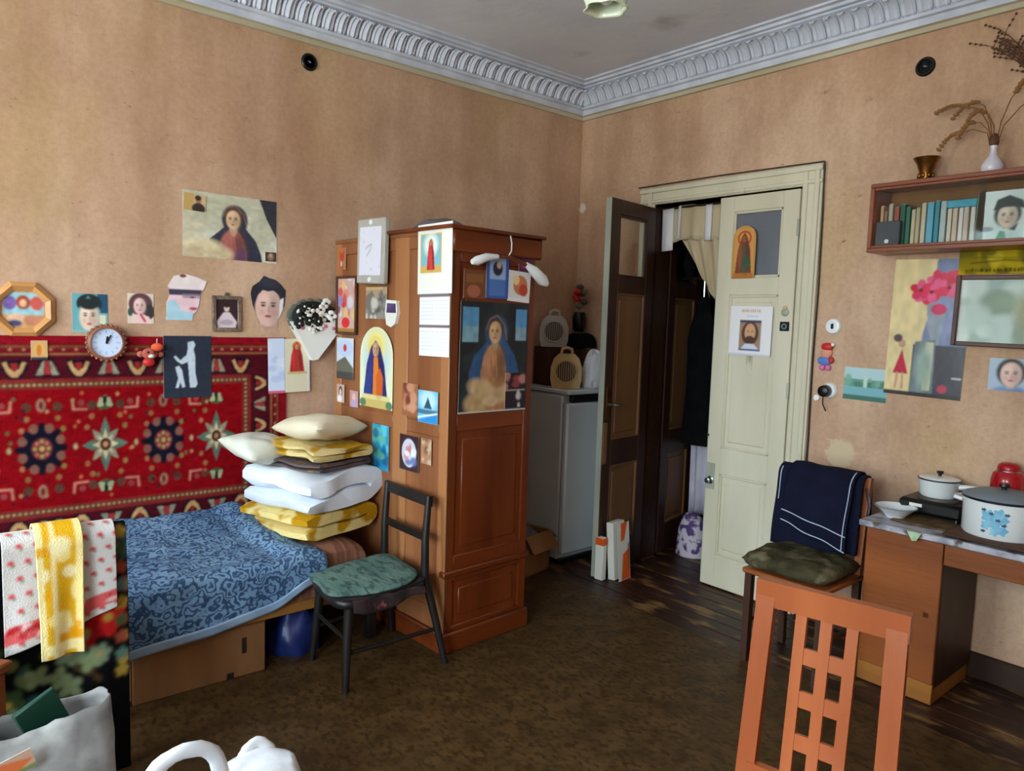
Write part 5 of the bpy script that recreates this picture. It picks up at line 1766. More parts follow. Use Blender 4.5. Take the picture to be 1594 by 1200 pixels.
# dark cap and red flowered bundle by the open door
g = G().grid(lambda u, v: (lambda a, p: (.13 * math.cos(a) * math.cos(p) ** .5, .10 * math.sin(a) * math.cos(p) ** .5, .10 * math.sin(p)))(u * 2 * PI, v * PI / 2), 22, 10)
tag(g.build('knit_cap', 'black_cloth', loc=(-.125, -.185, 1.425), smooth=60), 'black cap lying next to the grey heater', 'cap')
t = thing('flower_bundle', 'bundle of red and dark artificial flowers above the black cap', 'flowers', (-.10, -.14, 1.53))
rr = random.Random(3)
G().lathe([(.03, 0), (.045, .02), (.05, .10), (.04, .14)], 16).build('vase', 'black_plastic', t)
for k in range(9):
    a, q = rr.uniform(0, 6.28), rr.uniform(0, .05)
    G().ell((q * math.cos(a), q * math.sin(a), .17 + rr.uniform(0, .17)), (.026, .026, .022), 10, 6).build('blossom', 'red_toy' if k % 3 == 0 else ('flower_leaf' if k % 3 == 1 else 'blanket_grey'), t)
# carton with rubbish between wardrobe and fridge
t = thing('cardboard_box', 'open cardboard box on the floor between wardrobe and refrigerator', 'box', (-.78, -.36, 0), math.radians(10))
G().box(-.13, -.14, 0, .13, .14, .012).box(-.13, -.14, 0, -.122, .14, .26).box(.122, -.14, 0, .13, .14, .26).box(-.13, -.14, 0, .13, -.132, .26).box(-.13, .132, 0, .13, .14, .26).build('box_body', 'cardboard', t, 0)
G().add([(-.13, -.14, .26), (.13, -.14, .26), (.15, -.20, .16), (-.11, -.20, .16)], [(0, 1, 2, 3)]).build('flap', 'cardboard', t, 0, solid=.004)
G().add([(.13, -.14, .26), (.13, .14, .26), (.20, .14, .20), (.20, -.14, .20)], [(0, 1, 2, 3)]).build('flap', 'cardboard', t, 0, solid=.004)
g = G().grid(lambda u, v: ((u - .5) * .22, (v - .5) * .22, .20 + .10 * (1 - (2 * u - 1) ** 2) * (1 - (2 * v - 1) ** 2) + .03 * nz(u * 6, v * 6, 2)), 14, 14)
tag(g.build('crumpled_cloth', 'grey_fabric', loc=(-.78, -.36, .0), rot=(0, 0, .2), smooth=60, solid=.004), 'crumpled grey rag inside the open cardboard box', 'cloth')
# orange and white carton leaning on the open door leaf
t = thing('orange_carton', 'flat orange and white carton leaning on the open door leaf', 'box', (-.385, -.845, 0), math.radians(8))
bx_ = G().box(-.065, -.025, 0, .065, .025, .36, .003).build('carton_body', 'paper', t, rot=(math.radians(-5), 0, 0))
c = Cv(.13, .36, (226, 224, 220), .003)
c.poly([(.30, 0), (.85, 0), (.55, .3), (.25, .32)], (232, 96, 30)).poly([(.25, .95), (.4, .55), (1, .45), (1, 1), (.2, 1)], (232, 96, 24)).poly([(.85, .4), (1, .35), (1, .8), (.8, .9)], (150, 100, 60))
c.build('front_print', t, loc=(0, -.0255 - .0155, .18), rot=(math.radians(-5), 0, 0))
t2 = tag(G().box(-.02, -.03, 0, .02, .03, .27, .003).build('small_carton', 'paper', loc=(-.495, -.80, 0), rot=(0, 0, math.radians(8))), 'narrow white carton next to the orange carton', 'box')
G().box(-.021, -.031, .22, .021, .031, .268, .002).build('carton_band', 'orange_print', t2)

# ------------------------------------------------------------------ in the hall
t = thing('hall_curtain', 'beige striped curtain hanging in the doorway above the open leaf', 'curtain', (.07, -.70, 1.6))
G().tube([(0, .0, .755), (0, -1.02, .755)], .008, 8).build('curtain_rod', 'door_brown', t)
def cur(y0, y1, z0, z1, ph=0, n=40, off=0.0):
    def fn(u, v):
        y = y0 + u * (y1 - y0)
        return (off + .010 * math.sin(y * 60 + ph) * (.4 + .6 * v), y + .70, z1 + (z0 - z1) * v - 1.6 + .010 * math.sin(y * 19))
    return G().grid(fn, n, 6)
cur(-.715, -1.66, 2.140, 2.358).build('valance', 'curtain', t, 80, solid=.003)
for a, b, z0 in ((-.708, -.800, 2.09), (-.838, -.862, 2.15), (-1.045, -1.095, 2.14)):
    cur(a, b, z0, 2.36, n=8, off=-.010).build('white_stripe', 'curtain_white', t, 80, solid=.002)
def dr(u, v):
    y = -.86 - .14 * v - u * (.32 - .08 * v)
    return (.010 * math.sin(u * 22 + v * 2) + .012, y + .70, 2.150 - v * (.14 + .34 * u + .06) - 1.6)
G().grid(dr, 26, 16).build('side_drape', 'curtain', t, 80, solid=.003)
# rail across the hall that carries the clothes
rl = G().tube([(.46, .0, 1.93), (.46, -2.2, 1.93)], .011, 8).build('coat_rail', 'steel')
tag(rl, 'steel clothes rail crossing the dark hall', 'rail')
g = G().grid(lambda u, v: (.46 + .010 * math.sin(u * 16) - .014, -.90 - u * .40, 1.94 - v * .34), 20, 6)
tag(g.build('hall_cloth', 'white_cloth', smooth=80, solid=.004), 'pale cloth hanging below the hall curtain', 'cloth')
g = G()
def coat(u, v):
    a = u * 2 * PI
    w = .03 + .075 * min(1, v * 4) + .015 * v
    return (.46 + .055 * math.sin(a) * (.6 + .4 * v), -.785 + w * math.cos(a) * (1 + .06 * math.sin(v * 8)), 1.80 - v * 1.03)
g.grid(coat, 24, 14)
t = tag(g.build('hanging_coat', 'black_cloth', smooth=80), 'long black coat hanging in the dark hall doorway', 'coat')
G().tube([(.46, -.785, 1.78), (.46, -.785, 1.90), (.46, -.785, 1.945)], .006, 6).build('hanger_hook', 'steel', t)
def gown(u, v):
    return (.585 + .020 * math.sin(u * 15) * (.4 + v), -.64 - u * .24 - .02 * v, 1.60 - v * 1.36)
g = G().grid(gown, 26, 8)
t = tag(g.build('hanging_gown', 'white_cloth', smooth=80, solid=.004), 'white garment hanging behind the black coat in the hall', 'garment')
G().tube([(.585, -.76, 1.58), (.56, -.76, 1.80), (.50, -.76, 1.93), (.46, -.76, 1.945)], .006, 6).build('hanger_hook', 'steel', t)
g = G().grid(lambda u, v: (lambda a, p: (.09 * math.cos(a) * math.cos(p) ** .6, .11 * math.sin(a) * math.cos(p) ** .6, .30 * math.sin(p)))(u * 2 * PI, v * PI / 2), 22, 10)
mat('floral_bag', (206, 196, 206), .7, (90, 60, 120), 16, lo=.48, hi=.54, detail=2)
tag(g.build('floral_bag', 'floral_bag', loc=(.40, -.83, 0), smooth=60), 'purple and white floral bag on the hall floor', 'bag')
g = G().tube([(0, 0, 0), (0, 0, -.10), (.01, 0, -.20)], [.03, .045, .02], 10)
tag(g.build('door_hook_cap', 'black_cloth', loc=(.44, -.665, 2.12), smooth=60), 'dark cap hanging on the outer brown door leaf', 'cap')

# ------------------------------------------------------------------ on the doors
c = Cv(.150, .305, (196, 140, 70), .0025)
c.rect(.06, .90, .94, 1, (176, 110, 50)).rect(.1, .06, .9, .9, (206, 150, 80)).ell(.5, .24, .30, .14, (176, 60, 40))
robed(c, .5, .12, .90, (120, 60, 40), (70, 86, 60), (222, 160, 60), (150, 90, 60), .36)
c.ell(.62, .7, .2, .1, (54, 84, 60))
c.cut((c.V > .22) | (((c.U - .5) / .5) ** 2 + ((c.V - .22) / .22) ** 2 < 1))
o = hang(c, 'door_icon', 'arch-topped icon standing in the window of the white door', 'icon', 'B', -1.392, 2.036, 0, .028, .004)
c = Cv(.272, .285, (232, 228, 232), .0024)
for k in range(9):
    c.rect(.28 + k * .05, .06, .31 + k * .05, .12, (206, 140, 60), .8)
for k in range(6):
    c.rect(.40 + k * .045, .19, .43 + k * .045, .215, (120, 160, 190), .7)
c.rect(.24, .30, .76, .90, (160, 130, 106)).rect(.24, .28, .76, .33, (60, 60, 96)).ell(.5, .55, .20, .24, (86, 56, 42)).ell(.5, .53, .13, .18, (206, 156, 120)).ell(.5, .68, .12, .08, (80, 52, 40)).poly([(.26, .90), (.40, .76), (.60, .76), (.76, .90)], (206, 210, 226)).rect(.24, .87, .76, .90, (50, 70, 130))
c.ell(.45, .51, .02, .012, (50, 36, 30)).ell(.55, .51, .02, .012, (50, 36, 30)).rect(0, .965, 1, 1, (206, 206, 220))
hang(c, 'door_poster', 'white paper poster with a bearded man pinned on the white door', 'poster', 'B', -1.461, 1.580, .5, .028)
t = hang_thing('door_charm', 'small pale round charm stuck high on the white door', 'charm', 'B', -1.672, 1.690, 0, .028)
G().lathe([(0, 0), (.022, 0), (.022, .006), (.014, .011), (0, .012)], 18, axis='y').build('charm_disc', 'door_white_edge', t)
G().ell((0, -.008, .024), (.012, .006, .012), 10, 6).build('charm_top', 'beige_plastic', t)
t = hang_thing('door_sticker', 'small black square badge under the round charm', 'badge', 'B', -1.674, 1.612, 0, .028)
G().box(-.028, -.006, -.026, .028, 0, .026, .003).build('badge_plate', 'black_plastic', t)
G().lathe([(.010, .006), (.016, .006), (.016, .008), (.010, .008)], 16, axis='y', closed=True).build('badge_ring', 'fridge_seal', t)

# ------------------------------------------------------------------ right wall
t = hang_thing('light_switch', 'round white light switch beside the door casing', 'switch', 'B', -1.942, 1.620)
G().lathe([(0, 0), (.042, 0), (.042, .012), (.036, .020), (.024, .022), (.020, .018), (0, .018)], 30, axis='y').build('switch_base', 'white_plastic', t)
G().box(-.006, -.030, -.014, .006, -.016, .014, .003).build('toggle', 'black_plastic', t)
t = hang_thing('wall_figurine', 'little painted doll in a red cap on the wall below the switch', 'figurine', 'B', -1.915, 1.458)
G().ell((.0, -.012, .020), (.032, .012, .030)).build('face', 'skin_toy', t)
G().ell((.004, -.014, .052), (.034, .014, .022)).build('cap', 'red_toy', t)
G().ell((.034, -.014, .064), (.010, .010, .010), 8, 6).build('pompom', 'white_plastic', t)
G().ell((-.004, -.012, -.025), (.034, .012, .026)).build('jacket', 'blue_toy', t)
G().ell((.030, -.014, -.018), (.014, .010, .018)).build('arm', 'red_toy', t)
G().ell((-.032, -.014, -.022), (.012, .010, .018)).build('arm', 'blue_toy', t)
for s in (-.018, .014):
    G().ell((s, -.012, -.060), (.016, .012, .016)).build('boot', 'pink_toy', t)
t = hang_thing('wall_socket', 'round white wall socket with a black plug', 'socket', 'B', -1.945, 1.277)
G().lathe([(0, 0), (.042, 0), (.042, .014), (.034, .024), (0, .024)], 28, axis='y').build('socket_base', 'white_plastic', t)
G().lathe([(.030, .024), (.033, .030), (.030, .060), (.022, .066), (0, .066)], 22, (-.010, 0, -.002), 'y').build('plug', 'black_plastic', t)
G().tube([(-.01, -.055, -.03), (-.012, -.05, -.07), (-.008, -.02, -.11)], .0035, 6).build('plug_cable', 'cable', t)
# cable tacked up the casing
g = G().tube([(-.024, -1.840, 2.49), (-.010, -1.842, 2.2), (-.010, -1.846, 1.8), (-.012, -1.842, 1.4), (-.010, -1.846, 1.0), (-.010, -1.842, .5), (-.01, -1.845, .13)], .0038, 6)
g.tube([(-.026, -.57, 2.495), (-.026, -1.2, 2.498), (-.024, -1.840, 2.49)], .0038, 6)
tag(g.build('wall_cable', 'cable', smooth=60), 'thin dark cable running round the white door casing', 'cable')
g = G().lathe([(0, 0), (.016, 0), (.016, .010), (0, .014)], 14, axis='y')
o = g.build('cable_button', 'white_plastic', loc=(-.001, -1.875, 1.232), rot=(0, 0, -PI / 2))
tag(o, 'tiny white button at the cable near the socket', 'button')
c = Cv(.222, .168, (150, 190, 190), .0024)
c.rect(0, 0, 1, .35, (176, 206, 212)).rect(0, .35, 1, .6, (96, 150, 130)).blobs(16, [(70, 120, 100), (120, 170, 150)], (.05, .12), 3, (0, .35, 1, .65)).rect(0, .6, 1, .85, (120, 176, 186)).rect(0, .85, 1, 1, (60, 110, 96)).poly([(.45, .4), (.5, .2), (.55, .4), (.54, .6), (.46, .6)], (190, 214, 206))
hang(c, 'lake_print', 'turquoise lake landscape print right of the socket', 'print', 'B', -2.128, 1.325, 1)
# tall flower poster
c = Cv(.352, .665, (222, 200, 150), .0026)
c.rect(.45, 0, 1, 1, (96, 106, 146)).ell(.72, .35, .34, .3, (140, 150, 190), soft=.9).poly([(0, 0), (.55, 0), (.50, .4), (.38, .7), (.36, 1), (0, 1)], (226, 206, 156))
c.poly([(.46, .30), (.72, .34), (.66, .62), (.60, .64), (.50, .5)], (150, 160, 176))
c.rect(.34, .62, 1, 1, (70, 68, 84)).poly([(.36, .60), (.62, .58), (.64, .98), (.34, .98)], (110, 126, 134)).rect(.50, .60, .60, .95, (206, 206, 176)).ell(.5, .78, .1, .16, (150, 170, 160), soft=.8)
rr = random.Random(8)
for k in range(11):
    x, y = rr.uniform(.28, .92), rr.uniform(.07, .26)
    for p in range(5):
        a = p * 1.256 + k
        c.ell(x + .075 * math.cos(a), y + .040 * math.sin(a), .075, .030, rr.choice([(222, 40, 90), (206, 24, 66), (232, 90, 140)]), ang=a)
    c.ell(x, y, .025, .014, (110, 14, 40))
c.ell(.62, .36, .10, .04, (206, 50, 100)).poly([(.10, .84), (.20, .66), (.30, .84)], (190, 40, 70)).ell(.19, .62, .05, .03, (190, 150, 130)).line([(.16, .84), (.15, .95)], .03, (206, 150, 130)).line([(.23, .84), (.24, .95)], .03, (206, 150, 130)).ell(.13, .58, .06, .03, (90, 76, 80))
c.rect(.0, .97, 1, 1, (60, 56, 60)).rect(.86, .84, .98, .855, (206, 206, 206)).ell(.76, .93, .06, .03, (190, 60, 90))
c.grain(.14, 18, 3)
hang(c, 'flower_poster', 'tall poster of pink flowers in a grey vase', 'poster', 'B', -2.405, 1.622, 1.2, .001, .003, m='print_gloss')
# picture under glass, reflecting the window
t = hang_thing('glazed_picture', 'framed picture whose glass reflects the window, under the yellow banner', 'picture frame', 'B', -2.80, 1.706, .8, .006)
frame4(G(), .52, .285, .020, .022).build('frame_moulding', 'frame_dark', t)
c = Cv(.53, .295, (150, 160, 166), .003)
c.blobs(30, [(120, 134, 140), (190, 196, 200), (110, 116, 104), (206, 210, 212)], (.05, .16), 3).ell(.55, .5, .12, .3, (150, 130, 96), soft=.8)
c.build('picture_print', t, loc=(0, -.004, 0))
G().box(-.262, -.013, -.144, .262, -.010, .144).build('picture_glass', 'picture_glass', t, 0)
G().box(-.27, -.004, -.15, .27, 0, .15).build('back_board', 'cardboard', t, 0)
# yellow banner
c = Cv(.62, .112, (190, 166, 30), .0026)
c.blobs(30, [(206, 186, 50), (150, 130, 20), (120, 110, 30)], (.03, .09), 4).line([(.08, .55), (.3, .45), (.6, .6), (.95, .5)], .012, (70, 60, 20), .7).line([(.1, .3), (.5, .42), (.9, .3)], .010, (90, 80, 20), .6)
rr = random.Random(4)
x = .05
while x < .95:
    w_ = rr.uniform(.008, .02)
    c.rect(x, .80 - rr.uniform(0, .06), x + w_, .93, (54, 44, 16), .85)
    x += w_ + rr.uniform(.004, .012)
hang(c, 'yellow_banner', 'crumpled yellow printed banner strip under the bookshelf', 'banner', 'B', -2.832, 1.932, 0, .002, .002, curl=lambda U, V: .006 + .006 * np.sin(U * 40) * np.cos(V * 3), m='print_matt')
c = Cv(.19, .145, (176, 196, 216), .0024)
portrait(c, .46, .46, .26, (232, 196, 186), (40, 30, 34), (120, 150, 200))
c.rect(.82, 0, 1, .5, (60, 40, 44))
hang(c, 'photo', 'photo of a smiling face under the glazed picture', 'photo', 'B', -2.776, 1.424, 0)
# dried branch high on the wall
t = hang_thing('dried_branch', 'dark dried twig bunch fixed high at the right edge', 'branch', 'B', -2.83, 2.62)
rr = random.Random(6)
for k in range(7):
    x0, z0 = .0, -.02
    a = math.radians(rr.uniform(86, 122))
    L = rr.uniform(.28, .42)
    pts = [(x0 + L * q * math.cos(a + .3 * q), -.015 - .03 * q, z0 + L * q * math.sin(a + .3 * q)) for q in (0, .3, .6, .85, 1)]
    g = G().tube(pts, [.004, .0035, .003, .002, .001], 5)
    b = g.build('twig', 'dried_dark', t, 60)
    for j in range(7):
        q = .35 + j * .1
        i = min(3, int(q * 4))
        p = Vector(pts[i]).lerp(Vector(pts[i + 1]), q * 4 - i if q < 1 else 1)
        d = a + rr.choice((-1, 1)) * .8
        L2 = rr.uniform(.03, .08)
        e = p + Vector((L2 * math.cos(d), -.01, L2 * math.sin(d)))
        gg = G().tube([p, e], [.002, .001], 4)
        for s in range(3):
            gg.ell(p.lerp(e, .4 + s * .3), (.006, .005, .006), 6, 4)
        gg.build('side_shoot', 'dried_dark', b, 60)
G().tube([(.03, -.01, -.06), (0, -.012, -.02), (-.02, -.012, .03)], .010, 8).build('stem_tie', 'dried_dark', t)

# ------------------------------------------------------------------ bookshelf with glass front
SZ0, SZ1, SY0, SY1, SD = 1.980, 2.305, -2.175, -3.12, .205
t = thing('bookshelf', 'glass-fronted reddish wooden bookshelf on the wall', 'bookshelf', (0, (SY0 + SY1) / 2, SZ0))
hy = (SY0 - SY1) / 2
hz = SZ1 - SZ0
G().box(-SD, -hy, 0, -.002, hy, .020, .003).build('bottom_board', 'shelf_wood', t)
G().box(-SD, -hy, hz - .020, -.002, hy, hz, .003).build('top_board', 'shelf_wood', t)
for s in (-1, 1):
    G().box(-SD, s * hy, .020, -.002, s * (hy - .020), hz - .020, .003).build('side_board', 'shelf_wood', t)
G().box(-.010, -hy + .02, .02, -.002, hy - .02, hz - .02).build('back_board', 'cardboard', t, 0)
for z0 in (.020, hz - .032):
    G().box(-SD + .004, -hy + .02, z0, -SD + .022, hy - .02, z0 + .012, .002).build('glass_track', 'shelf_wood', t)
G().box(-SD + .008, -.02, .03, -SD + .011, hy - .022, hz - .03).build('glass_pane', 'shelf_glass', t, 0)
G().box(-SD + .015, -hy + .022, .03, -SD + .018, .02, hz - .03).build('glass_pane', 'shelf_glass', t, 0)
BOOKS = [  # width, height, colour, words
    (.018, .205, (206, 160, 120), 'slim tan book at the left end of the bookshelf'), (.016, .175, (160, 120, 96), 'thin brown book second from the left end'),
    (.022, .21, (190, 180, 160), 'cream book third from the left behind the dark box'), (.024, .195, (176, 90, 76), 'dull red book before the first green one'),
    (.026, .205, (50, 104, 84), 'dark green book left of the tan trio'), (.022, .19, (58, 112, 92), 'shorter green book next to the dark green one'),
    (.020, .175, (206, 190, 160), 'pale tan book right of the green pair'), (.020, .18, (196, 176, 140), 'straw coloured book among the pale ones'),
    (.022, .20, (214, 200, 176), 'ivory book before the sky blue one'), (.030, .20, (110, 180, 206), 'sky blue book in the middle of the shelf'),
    (.022, .205, (70, 150, 170), 'teal book right of the sky blue one'), (.026, .20, (190, 200, 200), 'pale grey book right of the teal one'),
    (.020, .165, (226, 214, 196), 'first of the low white books under the blue flat book'), (.022, .165, (222, 196, 176), 'peach tinted low book under the blue flat book'),
    (.020, .165, (232, 226, 220), 'clean white low book under the blue flat book'), (.022, .165, (214, 190, 180), 'pinkish low book under the blue flat book'),
    (.022, .165, (230, 224, 214), 'last of the low white books under the blue flat book'), (.032, .20, (170, 190, 190), 'grey-green book left of the portrait photo'),
    (.026, .205, (196, 206, 206), 'silvery book behind the edge of the portrait photo')]
rr = random.Random(12)
y = SY0 - .030
low = None
for w_, h_, col, lab in BOOKS:
    mname = 'book_%d_%d_%d' % col
    mat(mname, col, .6, tuple(int(q * .88) for q in col), 5)
    b = thing('book', lab, 'book', (-.085, y - w_ / 2, SZ0 + .0205), group='books in the glass bookshelf')
    dd = rr.uniform(.060, .072)
    G().box(-dd, -w_ / 2 + .0015, 0, .065, w_ / 2 - .0015, h_, .002).build('cover', mname, b)
    G().box(-dd + .006, -w_ / 2 + .004, h_, .062, w_ / 2 - .004, h_ + .0015).build('page_block', 'paper', b, 0)
    if h_ == .165:
        low = (y - w_ / 2) if low is None else low
        last = y - w_ / 2
    y -= w_ + .0025
yl = (low + last) / 2
mat('book_flat', (60, 140, 176), .5, (90, 190, 200), 5)
b = thing('book', 'blue book lying flat on the low white books', 'book', (-.085, yl, SZ0 + .188), group='books in the glass bookshelf')
G().box(-.065, -.062, 0, .062, .062, .034, .003).build('cover', 'book_flat', b)
G().box(-.060, -.0635, .006, .056, .0635, .028).build('page_block', 'paper', b, 0)
# dark box in front of the left books and an army-blue folder
t = thing('small_box', 'dark grey box in front of the left books inside the bookshelf', 'box', (-.172, SY0 - .085, SZ0 + .0205))
mat('slate', (74, 78, 88), .6, (60, 62, 70), 6)
G().box(-.014, -.055, 0, .010, .055, .125, .003).build('box_body', 'slate', t)
G().lathe([(0, 0), (.010, 0), (.010, .003), (0, .004)], 12, (0, 0, 0), 'y').build('box_badge', 'paper', t, loc=(-.0145, .0, .03), rot=(0, 0, -PI / 2))
c = Cv(.20, .215, (216, 226, 228), .0024)
c.ell(.2, .2, .4, .4, (232, 238, 240), soft=.8)
portrait(c, .58, .50, .22, (226, 206, 190), (56, 66, 62), (206, 226, 226))
c.poly([(.30, .40), (.36, .18), (.58, .10), (.84, .22), (.92, .40), (.74, .34), (.5, .34)], (56, 66, 66)).ell(.2, .76, .14, .05, (150, 160, 180)).poly([(.38, 1), (.46, .80), (.56, .82), (.60, 1)], (90, 150, 130)).poly([(.62, .78), (.80, .66), (.74, .82)], (60, 70, 74))
p, rz = spot('B', -2.735, SZ0 + .132, .176)
o = c.build('portrait_photo', None, 'print', p, (math.radians(-4), 0, rz), .002)
tag(o, 'large portrait photo of a man propped inside the bookshelf', 'photo')

# on top of the shelf
t = thing('brass_vase', 'flared brass vase on the bookshelf', 'vase', (-.115, -2.385, SZ1 + .0005))
G().lathe([(0, 0), (.036, 0), (.038, .006), (.024, .014), (.026, .034), (.030, .046), (.040, .078), (.056, .104), (.058, .108), (.053, .106), (.036, .078), (.026, .046), (0, .04)], 28).build('vase_body', 'brass', t)
for k in range(8):
    a = k * PI / 4
    G().ell((.031 * math.cos(a), .031 * math.sin(a), .026), (.008, .008, .012), 8, 5).build('vase_boss', 'brass', t)
t = thing('white_vase', 'white narrow-necked vase of dried grass on the bookshelf', 'vase', (-.110, -2.655, SZ1 + .0005))
mat('porcelain', (226, 222, 236), .2, (206, 200, 220), 6, spec=.6)
G().lathe([(0, 0), (.032, 0), (.042, .014), (.044, .034), (.032, .058), (.016, .080), (.012, .105), (.016, .122), (.012, .122), (.009, .10), (0, .09)], 26).build('vase_body', 'porcelain', t)
rr = random.Random(2)
t = thing('dried_grass', 'arching dried ears and stalks standing in the white vase', 'dried plant', (-.110, -2.655, SZ1 + .123))
STEMS = [((.0, .03, .10), (.0, .07, .17), (-.0, .15, .20), (.0, .24, .185)), ((.0, .02, .10), (.0, .05, .18), (.0, .10, .215), (.0, .17, .15)),
         ((0, .02, .06), (0, .06, .11), (0, .11, .12), (0, .145, .06)), ((0, .03, .06), (0, .09, .085), (0, .17, .075), (0, .22, .02)),
         ((.0, -.02, .10), (.0, -.05, .19), (.0, -.08, .235), (.0, -.11, .25)), ((.0, -.03, .08), (.0, -.09, .15), (.0, -.16, .20), (.0, -.24, .21)),
         ((-.02, .0, .08), (-.03, .02, .13), (-.04, .05, .15), (-.05, .09, .12))]
for k, st in enumerate(STEMS):
    pts = [(0, 0, -.055)] + [tuple(q) for q in st]
    s = G().tube(pts, [.0028, .0026, .0024, .0020, .0016], 6).build('stalk', 'dried_stem', t, 60)
    p0, p1 = Vector(st[2]), Vector(st[3])
    p0 = Vector(st[1]).lerp(p0, .6)
    n = 9
    for j in range(n):
        p = p0.lerp(p1, j / (n - 1) * 1.05)
        p.z += .02 * math.sin(j / (n - 1) * PI)
        G().ell((0, 0, 0), (.006, .015, .008), 7, 5).build('grain', 'dried_stem', s, loc=p, rot=(rr.uniform(-.7, .7), 0, rr.uniform(-.4, .4)))
t2 = G().ell((0, 0, .02), (.02, .02, .035), 10, 7).build('dried_tuft', 'dried_dark', t)

# ------------------------------------------------------------------ desk and kitchen things
DZ = .750
t = thing('desk', 'brown desk with a marbled film top used as a kitchen counter', 'desk', (-.25, -2.95, 0))
def dl(x, y, z): return (x + .25, y + 2.95, z)
def dbox(x0, y0, z0, x1, y1, z1, b=.003):
    a, c_ = dl(x0, y0, z0), dl(x1, y1, z1)
    return G().box(*a, *c_, b)
dbox(-.505, -3.55, .722, -.005, -2.368, DZ, .004).build('worktop', 'marble_film', t)
dbox(-.455, -2.715, .07, -.03, -2.395, .720).build('pedestal', 'desk_dark', t)
dbox(-.472, -2.712, .09, -.456, -2.392, .718).build('pedestal_door', 'desk_wood', t)
dbox(-.468, -2.712, 0, -.05, -2.392, .09).build('pedestal_plinth', 'desk_plinth', t)
dbox(-.475, -2.655, .38, -.470, -2.675, .40, .001).build('keyhole_plate', 'brass', t)
dbox(-.472, -3.52, .625, -.455, -2.716, .718).build('drawer_front', 'desk_wood', t)
dbox(-.455, -3.52, .63, -.03, -2.716, .715).build('drawer_box', 'desk_dark', t)
dbox(-.46, -3.54, 0, -.03, -3.52, .72).build('end_panel', 'desk_wood', t)
g = G().grid(lambda u, v: (-.4 + u * .36, -2.46 - v * .235, .7535 + .002 * nz(u * 8, v * 8)), 14, 14)
tag(g.build('counter_cloth', 'tan_cloth', smooth=60, solid=.003), 'brown woven cloth spread on the counter under the hot plate', 'cloth')
g = G()
g.prism([(-.03, .0), (.03, .0), (.012, -.036), (-.006, -.040)], -.004, 0)
mat('green_clip', (110, 160, 110), .6, (190, 214, 180), 20)
tag(g.build('green_tag', 'green_clip', loc=(-.507, -2.606, .748), rot=(0, 0, -PI / 2)), 'pale green scrap hanging at the counter edge', 'paper scrap')
# bowl
t = thing('enamel_bowl', 'shallow white enamel bowl at the left end of the counter', 'bowl', (-.325, -2.452, .751))
G().lathe([(0, 0), (.040, 0), (.042, .006), (.050, .014), (.082, .044), (.090, .048), (.088, .052), (.078, .047), (.046, .018), (0, .010)], 32).build('bowl_body', 'enamel', t)
G().lathe([(.086, .0465), (.091, .0475), (.091, .0515), (.086, .053)], 32, closed=True).build('bowl_rim', 'fridge_seal', t)
# hot plate
t = thing('hot_plate', 'black electric hot plate under the white saucepan', 'hot plate', (-.135, -2.555, .757))
G().box(-.115, -.145, .012, .105, .125, .078, .014).build('housing', 'black_plastic', t)
for sx in (-1, 1):
    for sy in (-1, 1):
        G().lathe([(0, 0), (.012, 0), (.010, .014), (0, .014)], 10, (sx * .09 - .005, sy * .11 - .01, 0)).build('foot', 'black_plastic', t)
G().lathe([(0, .075), (.092, .075), (.090, .088), (.0, .088)], 30, (0, -.01, 0)).build('cooking_plate', 'grille', t)
G().box(-.1175, .02, .045, -.1145, .075, .06, .001).build('name_plate', 'paper', t)
# saucepan
t = thing('saucepan', 'white enamel saucepan with a lid and long handle on the hot plate', 'saucepan', (-.135, -2.560, .8455))
G().lathe([(0, 0), (.070, 0), (.080, .010), (.086, .075), (.090, .080), (.086, .082), (.082, .076), (.074, .012), (0, .008)], 34).build('pan_body', 'enamel', t)
G().lathe([(.085, .078), (.091, .079), (.091, .084), (.085, .085)], 34, closed=True).build('rim', 'enamel_dark', t)
G().lathe([(.087, .084), (.080, .089), (.05, .094), (0, .096), (0, .090), (.08, .084)], 34).build('lid', 'enamel', t)
G().lathe([(0, .094), (.007, .095), (.007, .104), (.014, .108), (.015, .118), (0, .121)], 14).build('lid_knob', 'black_plastic', t)
G().tube([(.005, -.078, .056), (.01, -.11, .060), (.018, -.18, .066), (.018, -.195, .066)], [.014, .011, .009, .006], 10).build('handle', 'enamel', t)
# trivet board and stock pot
tag(G().box(-.20, -.19, 0, .17, .19, .010, .003).build('trivet_board', 'trivet', loc=(-.285, -2.895, DZ + .0065)), 'thin brown board under the flowered pot', 'board')
t = thing('stock_pot', 'large white enamel pot with blue flowers and a lid', 'pot', (-.290, -2.862, DZ + .0145))
G().lathe([(0, 0), (.135, 0), (.143, .010), (.144, .150), (.148, .153), (.146, .158), (.141, .152), (.138, .012), (0, .008)], 44).build('pot_body', 'enamel', t)
G().lathe([(.143, .150), (.151, .152), (.152, .160), (.143, .162)], 44, closed=True).build('rim', 'enamel_dark', t)
G().lathe([(.147, .1605), (.140, .168), (.10, .182), (.04, .190), (0, .192), (0, .186), (.14, .1625)], 44).build('lid', 'fridge_seal', t)
G().lathe([(0, .190), (.010, .191), (.010, .200), (.022, .206), (.020, .216), (0, .219)], 16).build('lid_knob', 'black_plastic', t)
for s in (1, -1):
    G().tube([(-.02 * 0 - .035, s * .140, .128), (-.035, s * .168, .132), (0, s * .178, .133), (.035, s * .168, .132), (.035, s * .140, .128)], .009, 8).build('loop_handle', 'enamel', t)
